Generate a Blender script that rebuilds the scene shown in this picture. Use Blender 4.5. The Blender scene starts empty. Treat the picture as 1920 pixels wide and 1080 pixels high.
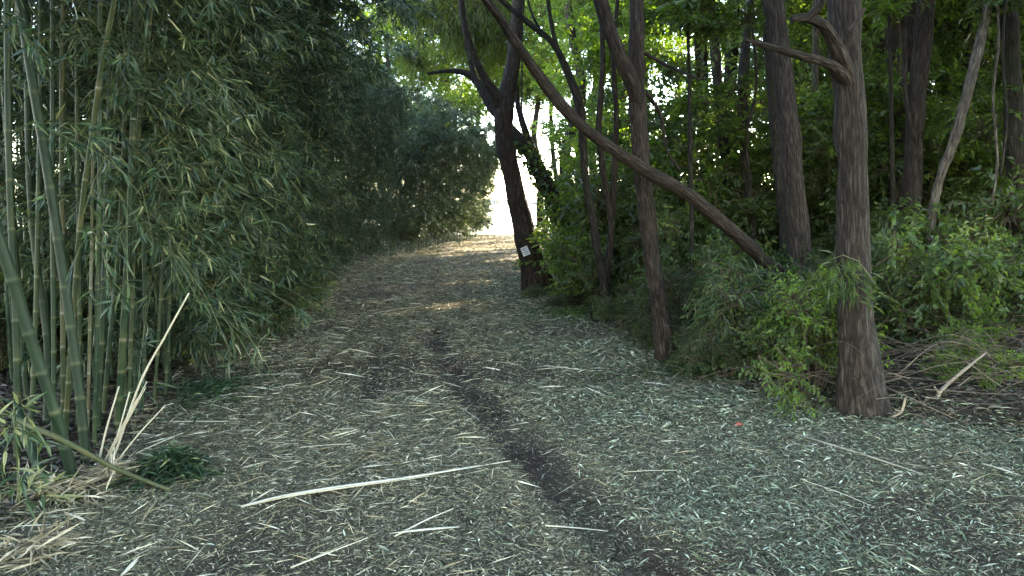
import bpy, math, random
import numpy as np
from mathutils import Vector, Matrix

R = math.radians
rng = np.random.default_rng(11)
random.seed(11)
S = bpy.context.scene
COL = S.collection

# ------------------------------------------------------------------ camera, sky, sun, exposure
F = 1397.0                      # focal length in photograph pixels (1920 wide)
PITCH = math.atan(160.0 / F)    # horizon lies 160 px above the middle
CAMH = 1.6
cam_d = bpy.data.cameras.new("camera")
cam_d.sensor_width = 36.0
cam_d.lens = F / 1920.0 * 36.0
cam_d.clip_start = 0.05
cam_d.clip_end = 6000.0
cam = bpy.data.objects.new("camera", cam_d)
cam.location = (0, 0, CAMH)
cam.rotation_euler = (math.pi / 2 - PITCH, 0, 0)
COL.objects.link(cam)
S.camera = cam

SUN_AZ, SUN_EL = R(38), R(34)   # clockwise from the path direction (+Y)
world = bpy.data.worlds.new("World")
S.world = world
world.use_nodes = True
wn, wl = world.node_tree.nodes, world.node_tree.links
wn.clear()
sky = wn.new("ShaderNodeTexSky")
sky.sky_type = 'NISHITA'
sky.sun_disc = False
sky.sun_elevation = SUN_EL
sky.sun_rotation = SUN_AZ
sky.air_density = 1.0
sky.dust_density = 0.1
sky.ozone_density = 1.0
bg = wn.new("ShaderNodeBackground")
bg.inputs[1].default_value = 0.15
wo = wn.new("ShaderNodeOutputWorld")
wl.new(sky.outputs[0], bg.inputs[0])
wl.new(bg.outputs[0], wo.inputs[0])

sun_d = bpy.data.lights.new("sun", 'SUN')
sun_d.energy = 3.2
sun_d.angle = R(0.5)
sun_d.color = (1.0, 0.93, 0.82)
sun = bpy.data.objects.new("sun", sun_d)
sdir = Vector((math.sin(SUN_AZ) * math.cos(SUN_EL), math.cos(SUN_AZ) * math.cos(SUN_EL), math.sin(SUN_EL)))
sun.rotation_euler = sdir.to_track_quat('Z', 'Y').to_euler()
sun.location = (8, 10, 30)
COL.objects.link(sun)

S.view_settings.view_transform = 'Standard'
S.view_settings.look = 'None'
S.view_settings.exposure = 3.95
S.view_settings.use_white_balance = True
S.view_settings.white_balance_temperature = 7900
S.view_settings.white_balance_tint = 12
S.view_settings.gamma = 1.0
S.view_settings.use_curve_mapping = False
S.render.engine = 'CYCLES'
S.cycles.max_bounces = 4
S.cycles.diffuse_bounces = 3
S.cycles.glossy_bounces = 2
S.cycles.transmission_bounces = 3
S.cycles.transparent_max_bounces = 4
S.cycles.sample_clamp_indirect = 4.0
S.cycles.use_denoising = True


# ------------------------------------------------------------------ numeric helpers
def vnoise(p, seed=0):
    """smooth value noise in 0..1 at points p (n,3)"""
    p = np.asarray(p, dtype=np.float64)
    i = np.floor(p).astype(np.int64)
    f = p - i
    f = f * f * (3 - 2 * f)
    out = np.zeros(len(p))
    for dx in (0, 1):
        for dy in (0, 1):
            for dz in (0, 1):
                h = ((i[:, 0] + dx) * 374761393 + (i[:, 1] + dy) * 668265263 + (i[:, 2] + dz) * 2147483647 + seed * 974634777) & 0xFFFFFFFF
                h = ((h ^ (h >> 13)) * 1274126177) & 0xFFFFFFFF
                h = ((h ^ (h >> 16)) & 0xFFFF) / 65535.0
                w = (f[:, 0] if dx else 1 - f[:, 0]) * (f[:, 1] if dy else 1 - f[:, 1]) * (f[:, 2] if dz else 1 - f[:, 2])
                out += h * w
    return out


def n2(x, y, s, seed=0):
    x = np.asarray(x, float).ravel(); y = np.asarray(y, float).ravel()
    return vnoise(np.stack([x * s, y * s, np.full(len(x), 0.5 + seed)], 1), seed)


def unit(v):
    return v / np.maximum(np.linalg.norm(v, axis=-1, keepdims=True), 1e-9)


CP, SP = math.cos(PITCH), math.sin(PITCH)


def at(px, py, d):
    """world point seen at photo pixel (px,py) at forward distance d"""
    u, v = (px - 960) / F, (540 - py) / F
    k = d / (CP + v * SP)
    return np.array([u * k, d, CAMH + k * (-SP + v * CP)])


def foot(px, py):
    """world point on level ground seen at photo pixel"""
    u, v = (px - 960) / F, (540 - py) / F
    k = -CAMH / (-SP + v * CP)
    return np.array([u * k, k * (CP + v * SP), 0.0])


def gx(px, d):
    return (px - 960) / F * d * 1.006


def smooth(a, b, x):
    t = np.clip((x - a) / (b - a), 0, 1)
    return t * t * (3 - 2 * t)


RUT = [(-0.95, 9.2), (-0.74, 7.8), (-0.42, 6.4), (-0.06, 5.15), (0.14, 4.5), (0.30, 3.85), (0.50, 3.3), (0.72, 2.6)]
RUT2 = [(-1.42, 8.2), (-1.34, 7.1), (-1.20, 6.1)]


def seg_dist(x, y, pl):
    best = np.full(np.shape(x), 1e9)
    for (ax, ay), (bx, by) in zip(pl[:-1], pl[1:]):
        dx, dy = bx - ax, by - ay
        t = np.clip(((x - ax) * dx + (y - ay) * dy) / (dx * dx + dy * dy), 0, 1)
        best = np.minimum(best, np.hypot(x - ax - t * dx, y - ay - t * dy))
    return best


LEFT_Y = [-20, 2.0, 4.0, 5.3, 7.2, 10.6, 19, 30, 37, 60]
LEFT_X = [-2.6, -2.5, -2.45, -2.6, -2.95, -3.3, -4.0, -3.2, -2.3, -2.3]
RIGHT_Y = [-20, 2.0, 5.0, 5.5, 6.2, 7.4, 10, 14, 37, 60]
RIGHT_X = [6.0, 5.5, 3.4, 2.55, 1.95, 1.6, 1.15, 0.9, 1.4, 2.5]


def left_edge(y): return np.interp(y, LEFT_Y, LEFT_X)
def right_edge(y): return np.interp(y, RIGHT_Y, RIGHT_X)


def bare(x, y):
    """0..1 bare wheel-worn soil"""
    n = n2(x, y, 1.6, 3).reshape(np.shape(x)); n_f = n2(x, y, 7.0, 5).reshape(np.shape(x))
    w = 0.13 + 0.16 * n
    m = (1 - smooth(w * 0.3, w * 1.7, seg_dist(x, y, RUT) + 0.22 * (n_f - 0.5))) * (0.7 + 0.3 * smooth(0.28, 0.6, n2(x, y, 2.4, 33).reshape(np.shape(x))))
    m = np.maximum(m, 0.9 * (1 - smooth(0.06, 0.28, seg_dist(x, y, RUT2) + 0.16 * (n_f - 0.3))))
    patch = smooth(0.60, 0.74, n2(x, y, 0.85, 21).reshape(np.shape(x))) * 0.75
    patch2 = 1 - smooth(0.2, 0.75, np.hypot((x - 0.75) / 1.0, (y - 3.1) / 0.7) + 0.5 * (n_f - 0.5))
    patch3 = 1 - smooth(0.2, 0.8, np.hypot((x - 0.95) / 0.9, (y - 6.7) / 0.7) + 0.5 * (n_f - 0.5))
    return np.clip(np.maximum.reduce([m, patch, patch2 * 0.8, patch3 * 0.6]), 0, 1)


def height(x, y):
    x = np.asarray(x, float); y = np.asarray(y, float)
    sh = x.shape
    h = 0.05 * (n2(x, y, 0.7, 1).reshape(sh) - 0.5) + 0.03 * (n2(x, y, 2.3, 2).reshape(sh) - 0.5) + 0.012 * (n2(x, y, 9, 4).reshape(sh) - 0.5)
    h -= 0.06 * np.exp(-(seg_dist(x, y, RUT) / 0.13) ** 2) - 0.05 * (n2(x, y, 14, 12).reshape(sh) - 0.5) * np.exp(-(seg_dist(x, y, RUT) / 0.25) ** 2)
    h += 0.02 * np.exp(-((seg_dist(x, y, RUT) - 0.28) / 0.1) ** 2)
    h -= 0.03 * np.exp(-(seg_dist(x, y, RUT2) / 0.14) ** 2)
    h += 0.10 * smooth(0.0, 0.9, x - right_edge(y)) * (1 - smooth(30, 37, y)) * (0.4 + 1.2 * n2(x, y, 0.9, 8).reshape(sh))
    h += 0.08 * smooth(0.0, 0.9, left_edge(y) - x) * (1 - smooth(30, 37, y))
    h += -2.6 * smooth(38.0, 46.0, y + 0.8 * (n2(x, y, 0.5, 6).reshape(sh) - 0.5))
    return h


def hz(x, y):
    return float(height(np.array([x]), np.array([y]))[0])


# ------------------------------------------------------------------ mesh / object helpers
def mk(name, V, tris=None, quads=None, mats=(), tri_mat=None, quad_mat=None, attrs=None, smooth_sh=False):
    me = bpy.data.meshes.new(name)
    V = np.asarray(V, np.float32).reshape(-1, 3)
    t = np.zeros((0, 3), np.int32) if tris is None else np.asarray(tris, np.int32).reshape(-1, 3)
    q = np.zeros((0, 4), np.int32) if quads is None else np.asarray(quads, np.int32).reshape(-1, 4)
    me.vertices.add(len(V)); me.vertices.foreach_set("co", V.ravel())
    loops = np.concatenate([t.ravel(), q.ravel()])
    me.loops.add(len(loops)); me.loops.foreach_set("vertex_index", loops.astype(np.int32))
    tot = np.concatenate([np.full(len(t), 3), np.full(len(q), 4)]).astype(np.int32)
    st = np.concatenate([[0], np.cumsum(tot)[:-1]]).astype(np.int32) if len(tot) else np.zeros(0, np.int32)
    me.polygons.add(len(tot)); me.polygons.foreach_set("loop_start", st)
    mi = np.concatenate([np.zeros(len(t)) if tri_mat is None else np.broadcast_to(tri_mat, len(t)),
                         np.zeros(len(q)) if quad_mat is None else np.broadcast_to(quad_mat, len(q))]).astype(np.int32)
    me.polygons.foreach_set("material_index", mi)
    me.polygons.foreach_set("use_smooth", np.full(len(tot), bool(smooth_sh)))
    for m in mats: me.materials.append(m)
    for k, a in (attrs or {}).items():
        a = np.asarray(a, np.float32)
        if a.ndim == 1:
            at_ = me.attributes.new(k, 'FLOAT', 'POINT'); at_.data.foreach_set("value", a)
        elif a.shape[1] == 3:
            at_ = me.attributes.new(k, 'FLOAT_VECTOR', 'POINT'); at_.data.foreach_set("vector", a.ravel())
        else:
            at_ = me.attributes.new(k, 'FLOAT_COLOR', 'POINT'); at_.data.foreach_set("color", a.ravel())
    me.update(calc_edges=True)
    return me


def obj(name, me, parent=None, loc=(0, 0, 0), rot=(0, 0, 0), scale=(1, 1, 1), kind=None, label=None, cat=None, group=None):
    o = bpy.data.objects.new(name, me)
    COL.objects.link(o)
    o.location = loc; o.rotation_euler = rot
    o.scale = scale if hasattr(scale, '__len__') else (scale,) * 3
    if parent is not None: o.parent = parent
    if kind: o["kind"] = kind
    if label: o["label"] = label
    if cat: o["category"] = cat
    if group: o["group"] = group
    return o


def thing(name, label, cat, loc=(0, 0, 0), rz=0.0, group=None, scale=1.0):
    return obj(name, None, None, tuple(float(v) for v in loc), (0, 0, rz), scale, None, label, cat, group)


class Geo:
    """collects triangles and quads with per-vertex values"""
    def __init__(s):
        s.V, s.T, s.Q, s.TM, s.QM, s.tint, s.bk = [], [], [], [], [], [], []
        s.n = 0

    def add(s, V, tris=None, quads=None, mat=0, tint=0.5, bk=None):
        V = np.asarray(V, float).reshape(-1, 3)
        s.V.append(V)
        if tris is not None and len(tris): s.T.append(np.asarray(tris) + s.n); s.TM.append(np.full(len(tris), mat))
        if quads is not None and len(quads): s.Q.append(np.asarray(quads) + s.n); s.QM.append(np.full(len(quads), mat))
        s.tint.append(np.broadcast_to(np.asarray(tint, float), len(V)).copy())
        s.bk.append(V.copy() if bk is None else np.asarray(bk))
        s.n += len(V)

    def mesh(s, name, mats, smooth_sh=False):
        cat = lambda L, w: np.concatenate(L) if L else np.zeros((0, w), int)
        c1 = lambda L: np.concatenate(L) if L else None
        return mk(name, np.concatenate(s.V), cat(s.T, 3), cat(s.Q, 4), mats, c1(s.TM), c1(s.QM),
                  {"tint": np.concatenate(s.tint), "bk": np.concatenate(s.bk)}, smooth_sh)


def leaf_geo(g, P, D, N, L, W, tint, mat=0, rich=False, droop=0.15, wide_at=0.42):
    """leaves as folded blades: base P, direction D, upper normal N"""
    n = len(P)
    if n == 0: return
    D = unit(D); X = unit(np.cross(D, N)); N = np.cross(X, D)
    L = np.broadcast_to(L, n)[:, None]; W = np.broadcast_to(W, n)[:, None]
    tint = np.broadcast_to(tint, n)
    if not rich:
        mid = P + D * L * wide_at
        up = N * W * 0.18
        tip = P + D * L - N * L * droop
        V = np.stack([P, mid + X * W * 0.5 + up, tip, mid - X * W * 0.5 + up], 1).reshape(-1, 3)
        b = np.arange(n)[:, None] * 4
        T = np.concatenate([b + [0, 1, 2], b + [0, 2, 3]])
        g.add(V, T, None, mat, np.repeat(tint, 4))
    else:
        a = P + D * L * 0.22; c = P + D * L * 0.62 - N * L * droop * 0.35
        tip = P + D * L - N * L * droop
        up = N * W * 0.2
        V = np.stack([P, a + X * W * 0.46 + up, c + X * W * 0.40 + up, tip, c - X * W * 0.40 + up, a - X * W * 0.46 + up, a, c], 1).reshape(-1, 3)
        b = np.arange(n)[:, None] * 8
        T = np.concatenate([b + [0, 1, 6], b + [0, 6, 5], b + [7, 2, 3], b + [7, 3, 4]])
        Q = np.concatenate([b + [6, 1, 2, 7], b + [6, 7, 4, 5]])
        g.add(V, T, Q, mat, np.repeat(tint, 8))


def segs_geo(g, A, B, ra, rb, mat=0, tint=0.5):
    """thin three-sided twigs from A to B"""
    n = len(A)
    if n == 0: return
    d = unit(B - A)
    ref = np.where(np.abs(d[:, 2:3]) > 0.9, np.array([[1.0, 0, 0]]), np.array([[0, 0, 1.0]]))
    x = unit(np.cross(d, ref)); y = np.cross(d, x)
    ra = np.broadcast_to(ra, n)[:, None]; rb = np.broadcast_to(rb, n)[:, None]
    rows = []
    for k in range(3):
        c, s_ = math.cos(k * 2.0944), math.sin(k * 2.0944)
        rows.append(A + (x * c + y * s_) * ra)
    for k in range(3):
        c, s_ = math.cos(k * 2.0944), math.sin(k * 2.0944)
        rows.append(B + (x * c + y * s_) * rb)
    V = np.stack(rows, 1).reshape(-1, 3)
    b = np.arange(n)[:, None] * 6
    Q = np.concatenate([b + [0, 1, 4, 3], b + [1, 2, 5, 4], b + [2, 0, 3, 5]])
    g.add(V, None, Q, mat, np.repeat(np.broadcast_to(tint, n), 6))


def catmull(P, n_per):
    P = np.asarray(P, float)
    if len(P) < 3:
        t = np.linspace(0, 1, n_per + 1)[:, None]
        return P[0] * (1 - t) + P[-1] * t
    Q = np.concatenate([[2 * P[0] - P[1]], P, [2 * P[-1] - P[-2]]])
    out = []
    for i in range(1, len(Q) - 2):
        t = np.linspace(0, 1, n_per, endpoint=False)[:, None]
        a, b, c, d = Q[i - 1], Q[i], Q[i + 1], Q[i + 2]
        out.append(0.5 * ((2 * b) + (-a + c) * t + (2 * a - 5 * b + 4 * c - d) * t ** 2 + (-a + 3 * b - 3 * c + d) * t ** 3))
    out.append(Q[-2][None])
    return np.concatenate(out)


def tube(g, path, rad, sides=8, mat=0, tint=0.5, rough=0.0, rough_scale=(4.6, 4.6, 0.8), seed=0, cap=True, n_per=None, flare=0.0):
    """round tube along path (k,3); radii rad (k); rough = relative bark relief"""
    path = np.asarray(path, float); rad = np.asarray(rad, float)
    if n_per:
        k = len(path)
        Pp = catmull(path, n_per)
        rr = np.interp(np.linspace(0, k - 1, len(Pp)), np.arange(k), rad)
    else:
        Pp, rr = path, rad
    m = len(Pp)
    tan = unit(np.gradient(Pp, axis=0))
    length = np.concatenate([[0], np.cumsum(np.linalg.norm(np.diff(Pp, axis=0), axis=1))])
    x = np.zeros_like(Pp)
    ref = np.array([1.0, 0, 0]) if abs(tan[0][0]) < 0.8 else np.array([0, 1.0, 0])
    x[0] = unit(ref - tan[0] * np.dot(ref, tan[0]))
    for i in range(1, m):
        v = x[i - 1] - tan[i] * np.dot(x[i - 1], tan[i])
        x[i] = v / max(np.linalg.norm(v), 1e-9)
    y = np.cross(tan, x)
    a = np.arange(sides) / sides * 2 * math.pi
    ca, sa = np.cos(a), np.sin(a)
    rmean = max(rr.mean(), 1e-4)
    bk = np.stack([np.outer(np.ones(m), ca * rmean), np.outer(np.ones(m), sa * rmean), np.repeat(length[:, None], sides, 1)], 2).reshape(-1, 3)
    bk = bk + np.array([seed * 3.17, seed * 1.3, seed * 0.7])
    r = np.repeat(rr[:, None], sides, 1)
    if flare:
        r = r * (1 + flare * np.exp(-length / (3.0 * rr[0]))[:, None] * (0.6 + 0.8 * np.abs(np.sin(a * 2.5 + seed)))[None, :])
    if rough:
        q = bk / rmean
        lump = vnoise(q * np.array([0.7, 0.7, 0.35]), seed + 31).reshape(m, sides)
        rid = vnoise(bk * np.array([rough_scale[0], rough_scale[1], rough_scale[2]]) * 6, seed + 5).reshape(m, sides)
        rid2 = vnoise(bk * np.array([rough_scale[0], rough_scale[1], rough_scale[2]]) * 13, seed + 9).reshape(m, sides)
        r = r * (1 + 0.30 * (lump - 0.5)) + rmean * rough * (-np.abs(rid - 0.5) * 2.2 + 0.5 + 0.5 * (rid2 - 0.5))
    V = Pp[:, None, :] + (x[:, None, :] * ca[None, :, None] + y[:, None, :] * sa[None, :, None]) * r[:, :, None]
    i = np.arange(m - 1)[:, None] * sides; j = np.arange(sides)[None, :]; j2 = (j + 1) % sides
    Q = np.stack([i + j, i + j2, i + sides + j2, i + sides + j], 2).reshape(-1, 4)
    Vf = V.reshape(-1, 3); T = None
    if cap:
        Vf = np.concatenate([Vf, Pp[:1], Pp[-1:]])
        bk = np.concatenate([bk, bk[:1], bk[-1:]])
        c0, c1 = m * sides, m * sides + 1
        jj = np.arange(sides); j3 = (jj + 1) % sides
        T = np.concatenate([np.stack([np.full(sides, c0), j3, jj], 1),
                            np.stack([np.full(sides, c1), (m - 1) * sides + jj, (m - 1) * sides + j3], 1)])
    g.add(Vf, T, Q, mat, tint, bk)
    return Pp, rr


# ------------------------------------------------------------------ materials
def new_mat(name):
    m = bpy.data.materials.new(name); m.use_nodes = True
    nt = m.node_tree; nt.nodes.clear()
    out = nt.nodes.new("ShaderNodeOutputMaterial")
    return m, nt, out


def ramp(nt, stops):
    r = nt.nodes.new("ShaderNodeValToRGB")
    e = r.color_ramp.elements
    while len(e) < len(stops): e.new(0.5)
    for i, (p, c) in enumerate(stops):
        e[i].position = p; e[i].color = (*c, 1)
    return r


def leaf_mat(name, stops, trans=0.35, tcol=(1.5, 1.7, 0.5), rough=0.42, spec=0.5, obj_var=0.25):
    m, nt, out = new_mat(name)
    N, Lk = nt.nodes, nt.links
    a = N.new("ShaderNodeAttribute"); a.attribute_name = "tint"
    r = ramp(nt, stops); Lk.new(a.outputs["Fac"], r.inputs[0])
    oi = N.new("ShaderNodeObjectInfo")
    hv = N.new("ShaderNodeHueSaturation")
    mr = N.new("ShaderNodeMapRange"); mr.inputs[3].default_value = 1 - obj_var; mr.inputs[4].default_value = 1 + obj_var
    Lk.new(oi.outputs["Random"], mr.inputs[0]); Lk.new(mr.outputs[0], hv.inputs["Value"]); Lk.new(r.outputs[0], hv.inputs["Color"])
    p = N.new("ShaderNodeBsdfPrincipled")
    p.inputs["Roughness"].default_value = rough
    p.inputs["Specular IOR Level"].default_value = spec
    Lk.new(hv.outputs[0], p.inputs["Base Color"])
    mu = N.new("ShaderNodeMix"); mu.data_type = 'RGBA'; mu.blend_type = 'MULTIPLY'; mu.inputs[0].default_value = 1
    Lk.new(hv.outputs[0], mu.inputs[6]); mu.inputs[7].default_value = (*tcol, 1)
    t = N.new("ShaderNodeBsdfTranslucent"); Lk.new(mu.outputs[2], t.inputs[0])
    mx = N.new("ShaderNodeMixShader"); mx.inputs[0].default_value = trans
    Lk.new(p.outputs[0], mx.inputs[1]); Lk.new(t.outputs[0], mx.inputs[2]); Lk.new(mx.outputs[0], out.inputs[0])
    return m


def bark_mat(name, dark, mid, light, scale=(40, 40, 9.0), bump=1.0, moss=None, crack=46):
    m, nt, out = new_mat(name)
    N, Lk = nt.nodes, nt.links
    a = N.new("ShaderNodeAttribute"); a.attribute_name = "bk"
    mp = N.new("ShaderNodeMapping"); mp.inputs["Scale"].default_value = scale
    Lk.new(a.outputs["Vector"], mp.inputs[0])
    n1 = N.new("ShaderNodeTexNoise"); n1.inputs["Scale"].default_value = 1.0; n1.inputs["Detail"].default_value = 6; n1.inputs["Roughness"].default_value = 0.65
    Lk.new(mp.outputs[0], n1.inputs["Vector"])
    n2_ = N.new("ShaderNodeTexNoise"); n2_.inputs["Scale"].default_value = 2.2; n2_.inputs["Detail"].default_value = 3
    Lk.new(a.outputs["Vector"], n2_.inputs["Vector"])
    r = ramp(nt, [(0.30, dark), (0.5, mid), (0.68, light)]); Lk.new(n1.outputs[0], r.inputs[0])
    col = r.outputs[0]
    mx = N.new("ShaderNodeMix"); mx.data_type = 'RGBA'; mx.blend_type = 'MIX'
    r2 = ramp(nt, [(0.45, (0, 0, 0)), (0.7, (1, 1, 1))]); Lk.new(n2_.outputs[0], r2.inputs[0])
    sc = N.new("ShaderNodeMath"); sc.operation = 'MULTIPLY'; sc.inputs[1].default_value = 0.55
    Lk.new(r2.outputs[0], sc.inputs[0]); Lk.new(sc.outputs[0], mx.inputs[0])
    Lk.new(col, mx.inputs[6]); mx.inputs[7].default_value = (*(moss or tuple(0.6 * c for c in mid)), 1)
    # deep fissures between the bark plates
    mp2 = N.new("ShaderNodeMapping"); mp2.inputs["Scale"].default_value = (crack, crack, crack * 0.085); Lk.new(a.outputs["Vector"], mp2.inputs[0])
    wp = N.new("ShaderNodeTexNoise"); wp.inputs["Scale"].default_value = 0.7; wp.inputs["Detail"].default_value = 3; Lk.new(mp2.outputs[0], wp.inputs["Vector"])
    wa = N.new("ShaderNodeVectorMath"); wa.operation = 'MULTIPLY_ADD'; wa.inputs[1].default_value = (2.6, 2.6, 1.2)
    Lk.new(wp.outputs["Color"], wa.inputs[0]); Lk.new(mp2.outputs[0], wa.inputs[2])
    vo = N.new("ShaderNodeTexVoronoi"); vo.feature = 'DISTANCE_TO_EDGE'; vo.inputs["Scale"].default_value = 1.0; Lk.new(wa.outputs[0], vo.inputs["Vector"])
    ck = ramp(nt, [(0.0, (0.36, 0.34, 0.33)), (0.12, (0.68, 0.66, 0.64)), (0.34, (1, 1, 1))]); Lk.new(vo.outputs["Distance"], ck.inputs[0])
    mk_ = N.new("ShaderNodeMix"); mk_.data_type = 'RGBA'; mk_.blend_type = 'MULTIPLY'; mk_.inputs[0].default_value = 1.0
    Lk.new(mx.outputs[2], mk_.inputs[6]); Lk.new(ck.outputs[0], mk_.inputs[7])
    p = N.new("ShaderNodeBsdfPrincipled"); p.inputs["Roughness"].default_value = 0.85; p.inputs["Specular IOR Level"].default_value = 0.25
    Lk.new(mk_.outputs[2], p.inputs["Base Color"])
    hm = N.new("ShaderNodeMath"); hm.operation = 'MULTIPLY_ADD'; hm.inputs[1].default_value = 0.5
    Lk.new(n1.outputs[0], hm.inputs[0]); Lk.new(ck.outputs[0], hm.inputs[2])
    b = N.new("ShaderNodeBump"); b.inputs["Strength"].default_value = bump; b.inputs["Distance"].default_value = 0.02
    Lk.new(hm.outputs[0], b.inputs["Height"]); Lk.new(b.outputs[0], p.inputs["Normal"])
    Lk.new(p.outputs[0], out.inputs[0])
    return m


def tint_mat(name, stops, rough=0.6, spec=0.3, noise=None, var=0.0):
    """colour by the per-vertex tint, with some streaky noise"""
    m, nt, out = new_mat(name)
    N, Lk = nt.nodes, nt.links
    a = N.new("ShaderNodeAttribute"); a.attribute_name = "tint"
    r = ramp(nt, stops); fac = a.outputs["Fac"]
    if noise:
        b = N.new("ShaderNodeAttribute"); b.attribute_name = "bk"
        mp = N.new("ShaderNodeMapping"); mp.inputs["Scale"].default_value = noise
        Lk.new(b.outputs["Vector"], mp.inputs[0])
        n1 = N.new("ShaderNodeTexNoise"); n1.inputs["Scale"].default_value = 1; n1.inputs["Detail"].default_value = 4
        Lk.new(mp.outputs[0], n1.inputs["Vector"])
        mr = N.new("ShaderNodeMapRange"); mr.inputs[1].default_value = 0.3; mr.inputs[2].default_value = 0.7; mr.inputs[3].default_value = -0.16; mr.inputs[4].default_value = 0.16
        Lk.new(n1.outputs[0], mr.inputs[0])
        ad = N.new("ShaderNodeMath"); ad.operation = 'ADD'; Lk.new(fac, ad.inputs[0]); Lk.new(mr.outputs[0], ad.inputs[1]); fac = ad.outputs[0]
    Lk.new(fac, r.inputs[0])
    p = N.new("ShaderNodeBsdfPrincipled"); p.inputs["Roughness"].default_value = rough; p.inputs["Specular IOR Level"].default_value = spec
    col = r.outputs[0]
    if var:
        oi = N.new("ShaderNodeObjectInfo"); hv = N.new("ShaderNodeHueSaturation")
        mr2 = N.new("ShaderNodeMapRange"); mr2.inputs[3].default_value = 1 - var; mr2.inputs[4].default_value = 1 + var
        Lk.new(oi.outputs["Random"], mr2.inputs[0]); Lk.new(mr2.outputs[0], hv.inputs["Value"]); Lk.new(col, hv.inputs["Color"]); col = hv.outputs[0]
    Lk.new(col, p.inputs["Base Color"])
    Lk.new(p.outputs[0], out.inputs[0])
    return m


def plain(name, c, rough=0.6, spec=0.3):
    m, nt, out = new_mat(name)
    N, Lk = nt.nodes, nt.links
    p = N.new("ShaderNodeBsdfPrincipled"); p.inputs["Roughness"].default_value = rough; p.inputs["Specular IOR Level"].default_value = spec
    tc = N.new("ShaderNodeTexCoord"); n = N.new("ShaderNodeTexNoise"); n.inputs["Scale"].default_value = 14; n.inputs["Detail"].default_value = 4
    Lk.new(tc.outputs["Object"], n.inputs["Vector"])
    r = ramp(nt, [(0.3, tuple(0.7 * v for v in c)), (0.7, c)]); Lk.new(n.outputs[0], r.inputs[0]); Lk.new(r.outputs[0], p.inputs["Base Color"])
    Lk.new(p.outputs[0], out.inputs[0])
    return m


M_BLEAF = leaf_mat("bamboo_leaf", [(0.0, (0.010, 0.028, 0.017)), (0.45, (0.034, 0.066, 0.037)), (0.85, (0.095, 0.145, 0.074)), (1.0, (0.22, 0.21, 0.10))], trans=0.14, tcol=(1.3, 1.5, 0.6), rough=0.38, spec=0.4)
M_BLEAF_NEAR = leaf_mat("near_bamboo_leaf", [(0.0, (0.008, 0.022, 0.012)), (0.5, (0.027, 0.058, 0.028)), (0.9, (0.085, 0.13, 0.06)), (1.0, (0.28, 0.27, 0.14))], trans=0.22, tcol=(1.4, 1.6, 0.6), rough=0.34, spec=0.45)  # near leaves coloured darker than the other bamboo, standing in for shade
M_TWIG = tint_mat("bamboo_twig", [(0, (0.05, 0.08, 0.03)), (1, (0.20, 0.20, 0.09))], 0.5)
M_CULM = tint_mat("bamboo_culm", [(0.0, (0.006, 0.014, 0.008)), (0.42, (0.015, 0.034, 0.016)), (0.62, (0.042, 0.056, 0.023)), (0.78, (0.10, 0.094, 0.046)), (0.93, (0.15, 0.15, 0.11)), (1.0, (0.22, 0.22, 0.17))], 0.5, 0.25, noise=(14, 14, 3.5), var=0.18)
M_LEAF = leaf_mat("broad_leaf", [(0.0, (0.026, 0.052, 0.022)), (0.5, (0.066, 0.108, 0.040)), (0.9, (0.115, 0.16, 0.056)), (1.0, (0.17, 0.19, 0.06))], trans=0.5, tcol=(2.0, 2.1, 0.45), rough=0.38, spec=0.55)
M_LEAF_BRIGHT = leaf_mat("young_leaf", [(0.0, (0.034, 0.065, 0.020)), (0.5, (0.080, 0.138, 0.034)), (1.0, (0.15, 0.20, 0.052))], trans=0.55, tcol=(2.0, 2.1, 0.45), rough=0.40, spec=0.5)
M_LEAF_HANG = leaf_mat("hanging_leaf", [(0.0, (0.05, 0.08, 0.026)), (0.5, (0.085, 0.125, 0.036)), (1.0, (0.14, 0.16, 0.05))], trans=0.5, tcol=(1.9, 1.9, 0.5), rough=0.4, spec=0.4)
M_LEAF_NARROW = leaf_mat("narrow_leaf", [(0.0, (0.020, 0.044, 0.020)), (0.5, (0.048, 0.088, 0.034)), (1.0, (0.12, 0.155, 0.055))], trans=0.42, tcol=(1.9, 1.9, 0.5), rough=0.36, spec=0.55)
M_BARK = bark_mat("fissured_bark", (0.015, 0.011, 0.008), (0.050, 0.037, 0.029), (0.105, 0.080, 0.064))
M_BARK_RED = bark_mat("reddish_bark", (0.014, 0.010, 0.007), (0.048, 0.034, 0.025), (0.098, 0.072, 0.054))
M_BARK_DARK = bark_mat("dark_bark", (0.014, 0.011, 0.009), (0.036, 0.028, 0.022), (0.07, 0.056, 0.044), moss=(0.030, 0.042, 0.014))
M_BARK_PALE = bark_mat("pale_bark", (0.06, 0.05, 0.04), (0.15, 0.125, 0.10), (0.26, 0.23, 0.19))
M_STEM = tint_mat("shrub_stem", [(0, (0.035, 0.028, 0.018)), (1, (0.13, 0.10, 0.065))], 0.8)
M_STRAW = tint_mat("dry_cane", [(0.0, (0.13, 0.10, 0.06)), (0.5, (0.36, 0.31, 0.21)), (1.0, (0.66, 0.61, 0.48))], 0.55, noise=(60, 60, 6))
M_DEAD = tint_mat("dead_wood", [(0.0, (0.03, 0.022, 0.016)), (0.5, (0.10, 0.075, 0.055)), (1.0, (0.36, 0.28, 0.20))], 0.85, noise=(60, 60, 9))


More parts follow.
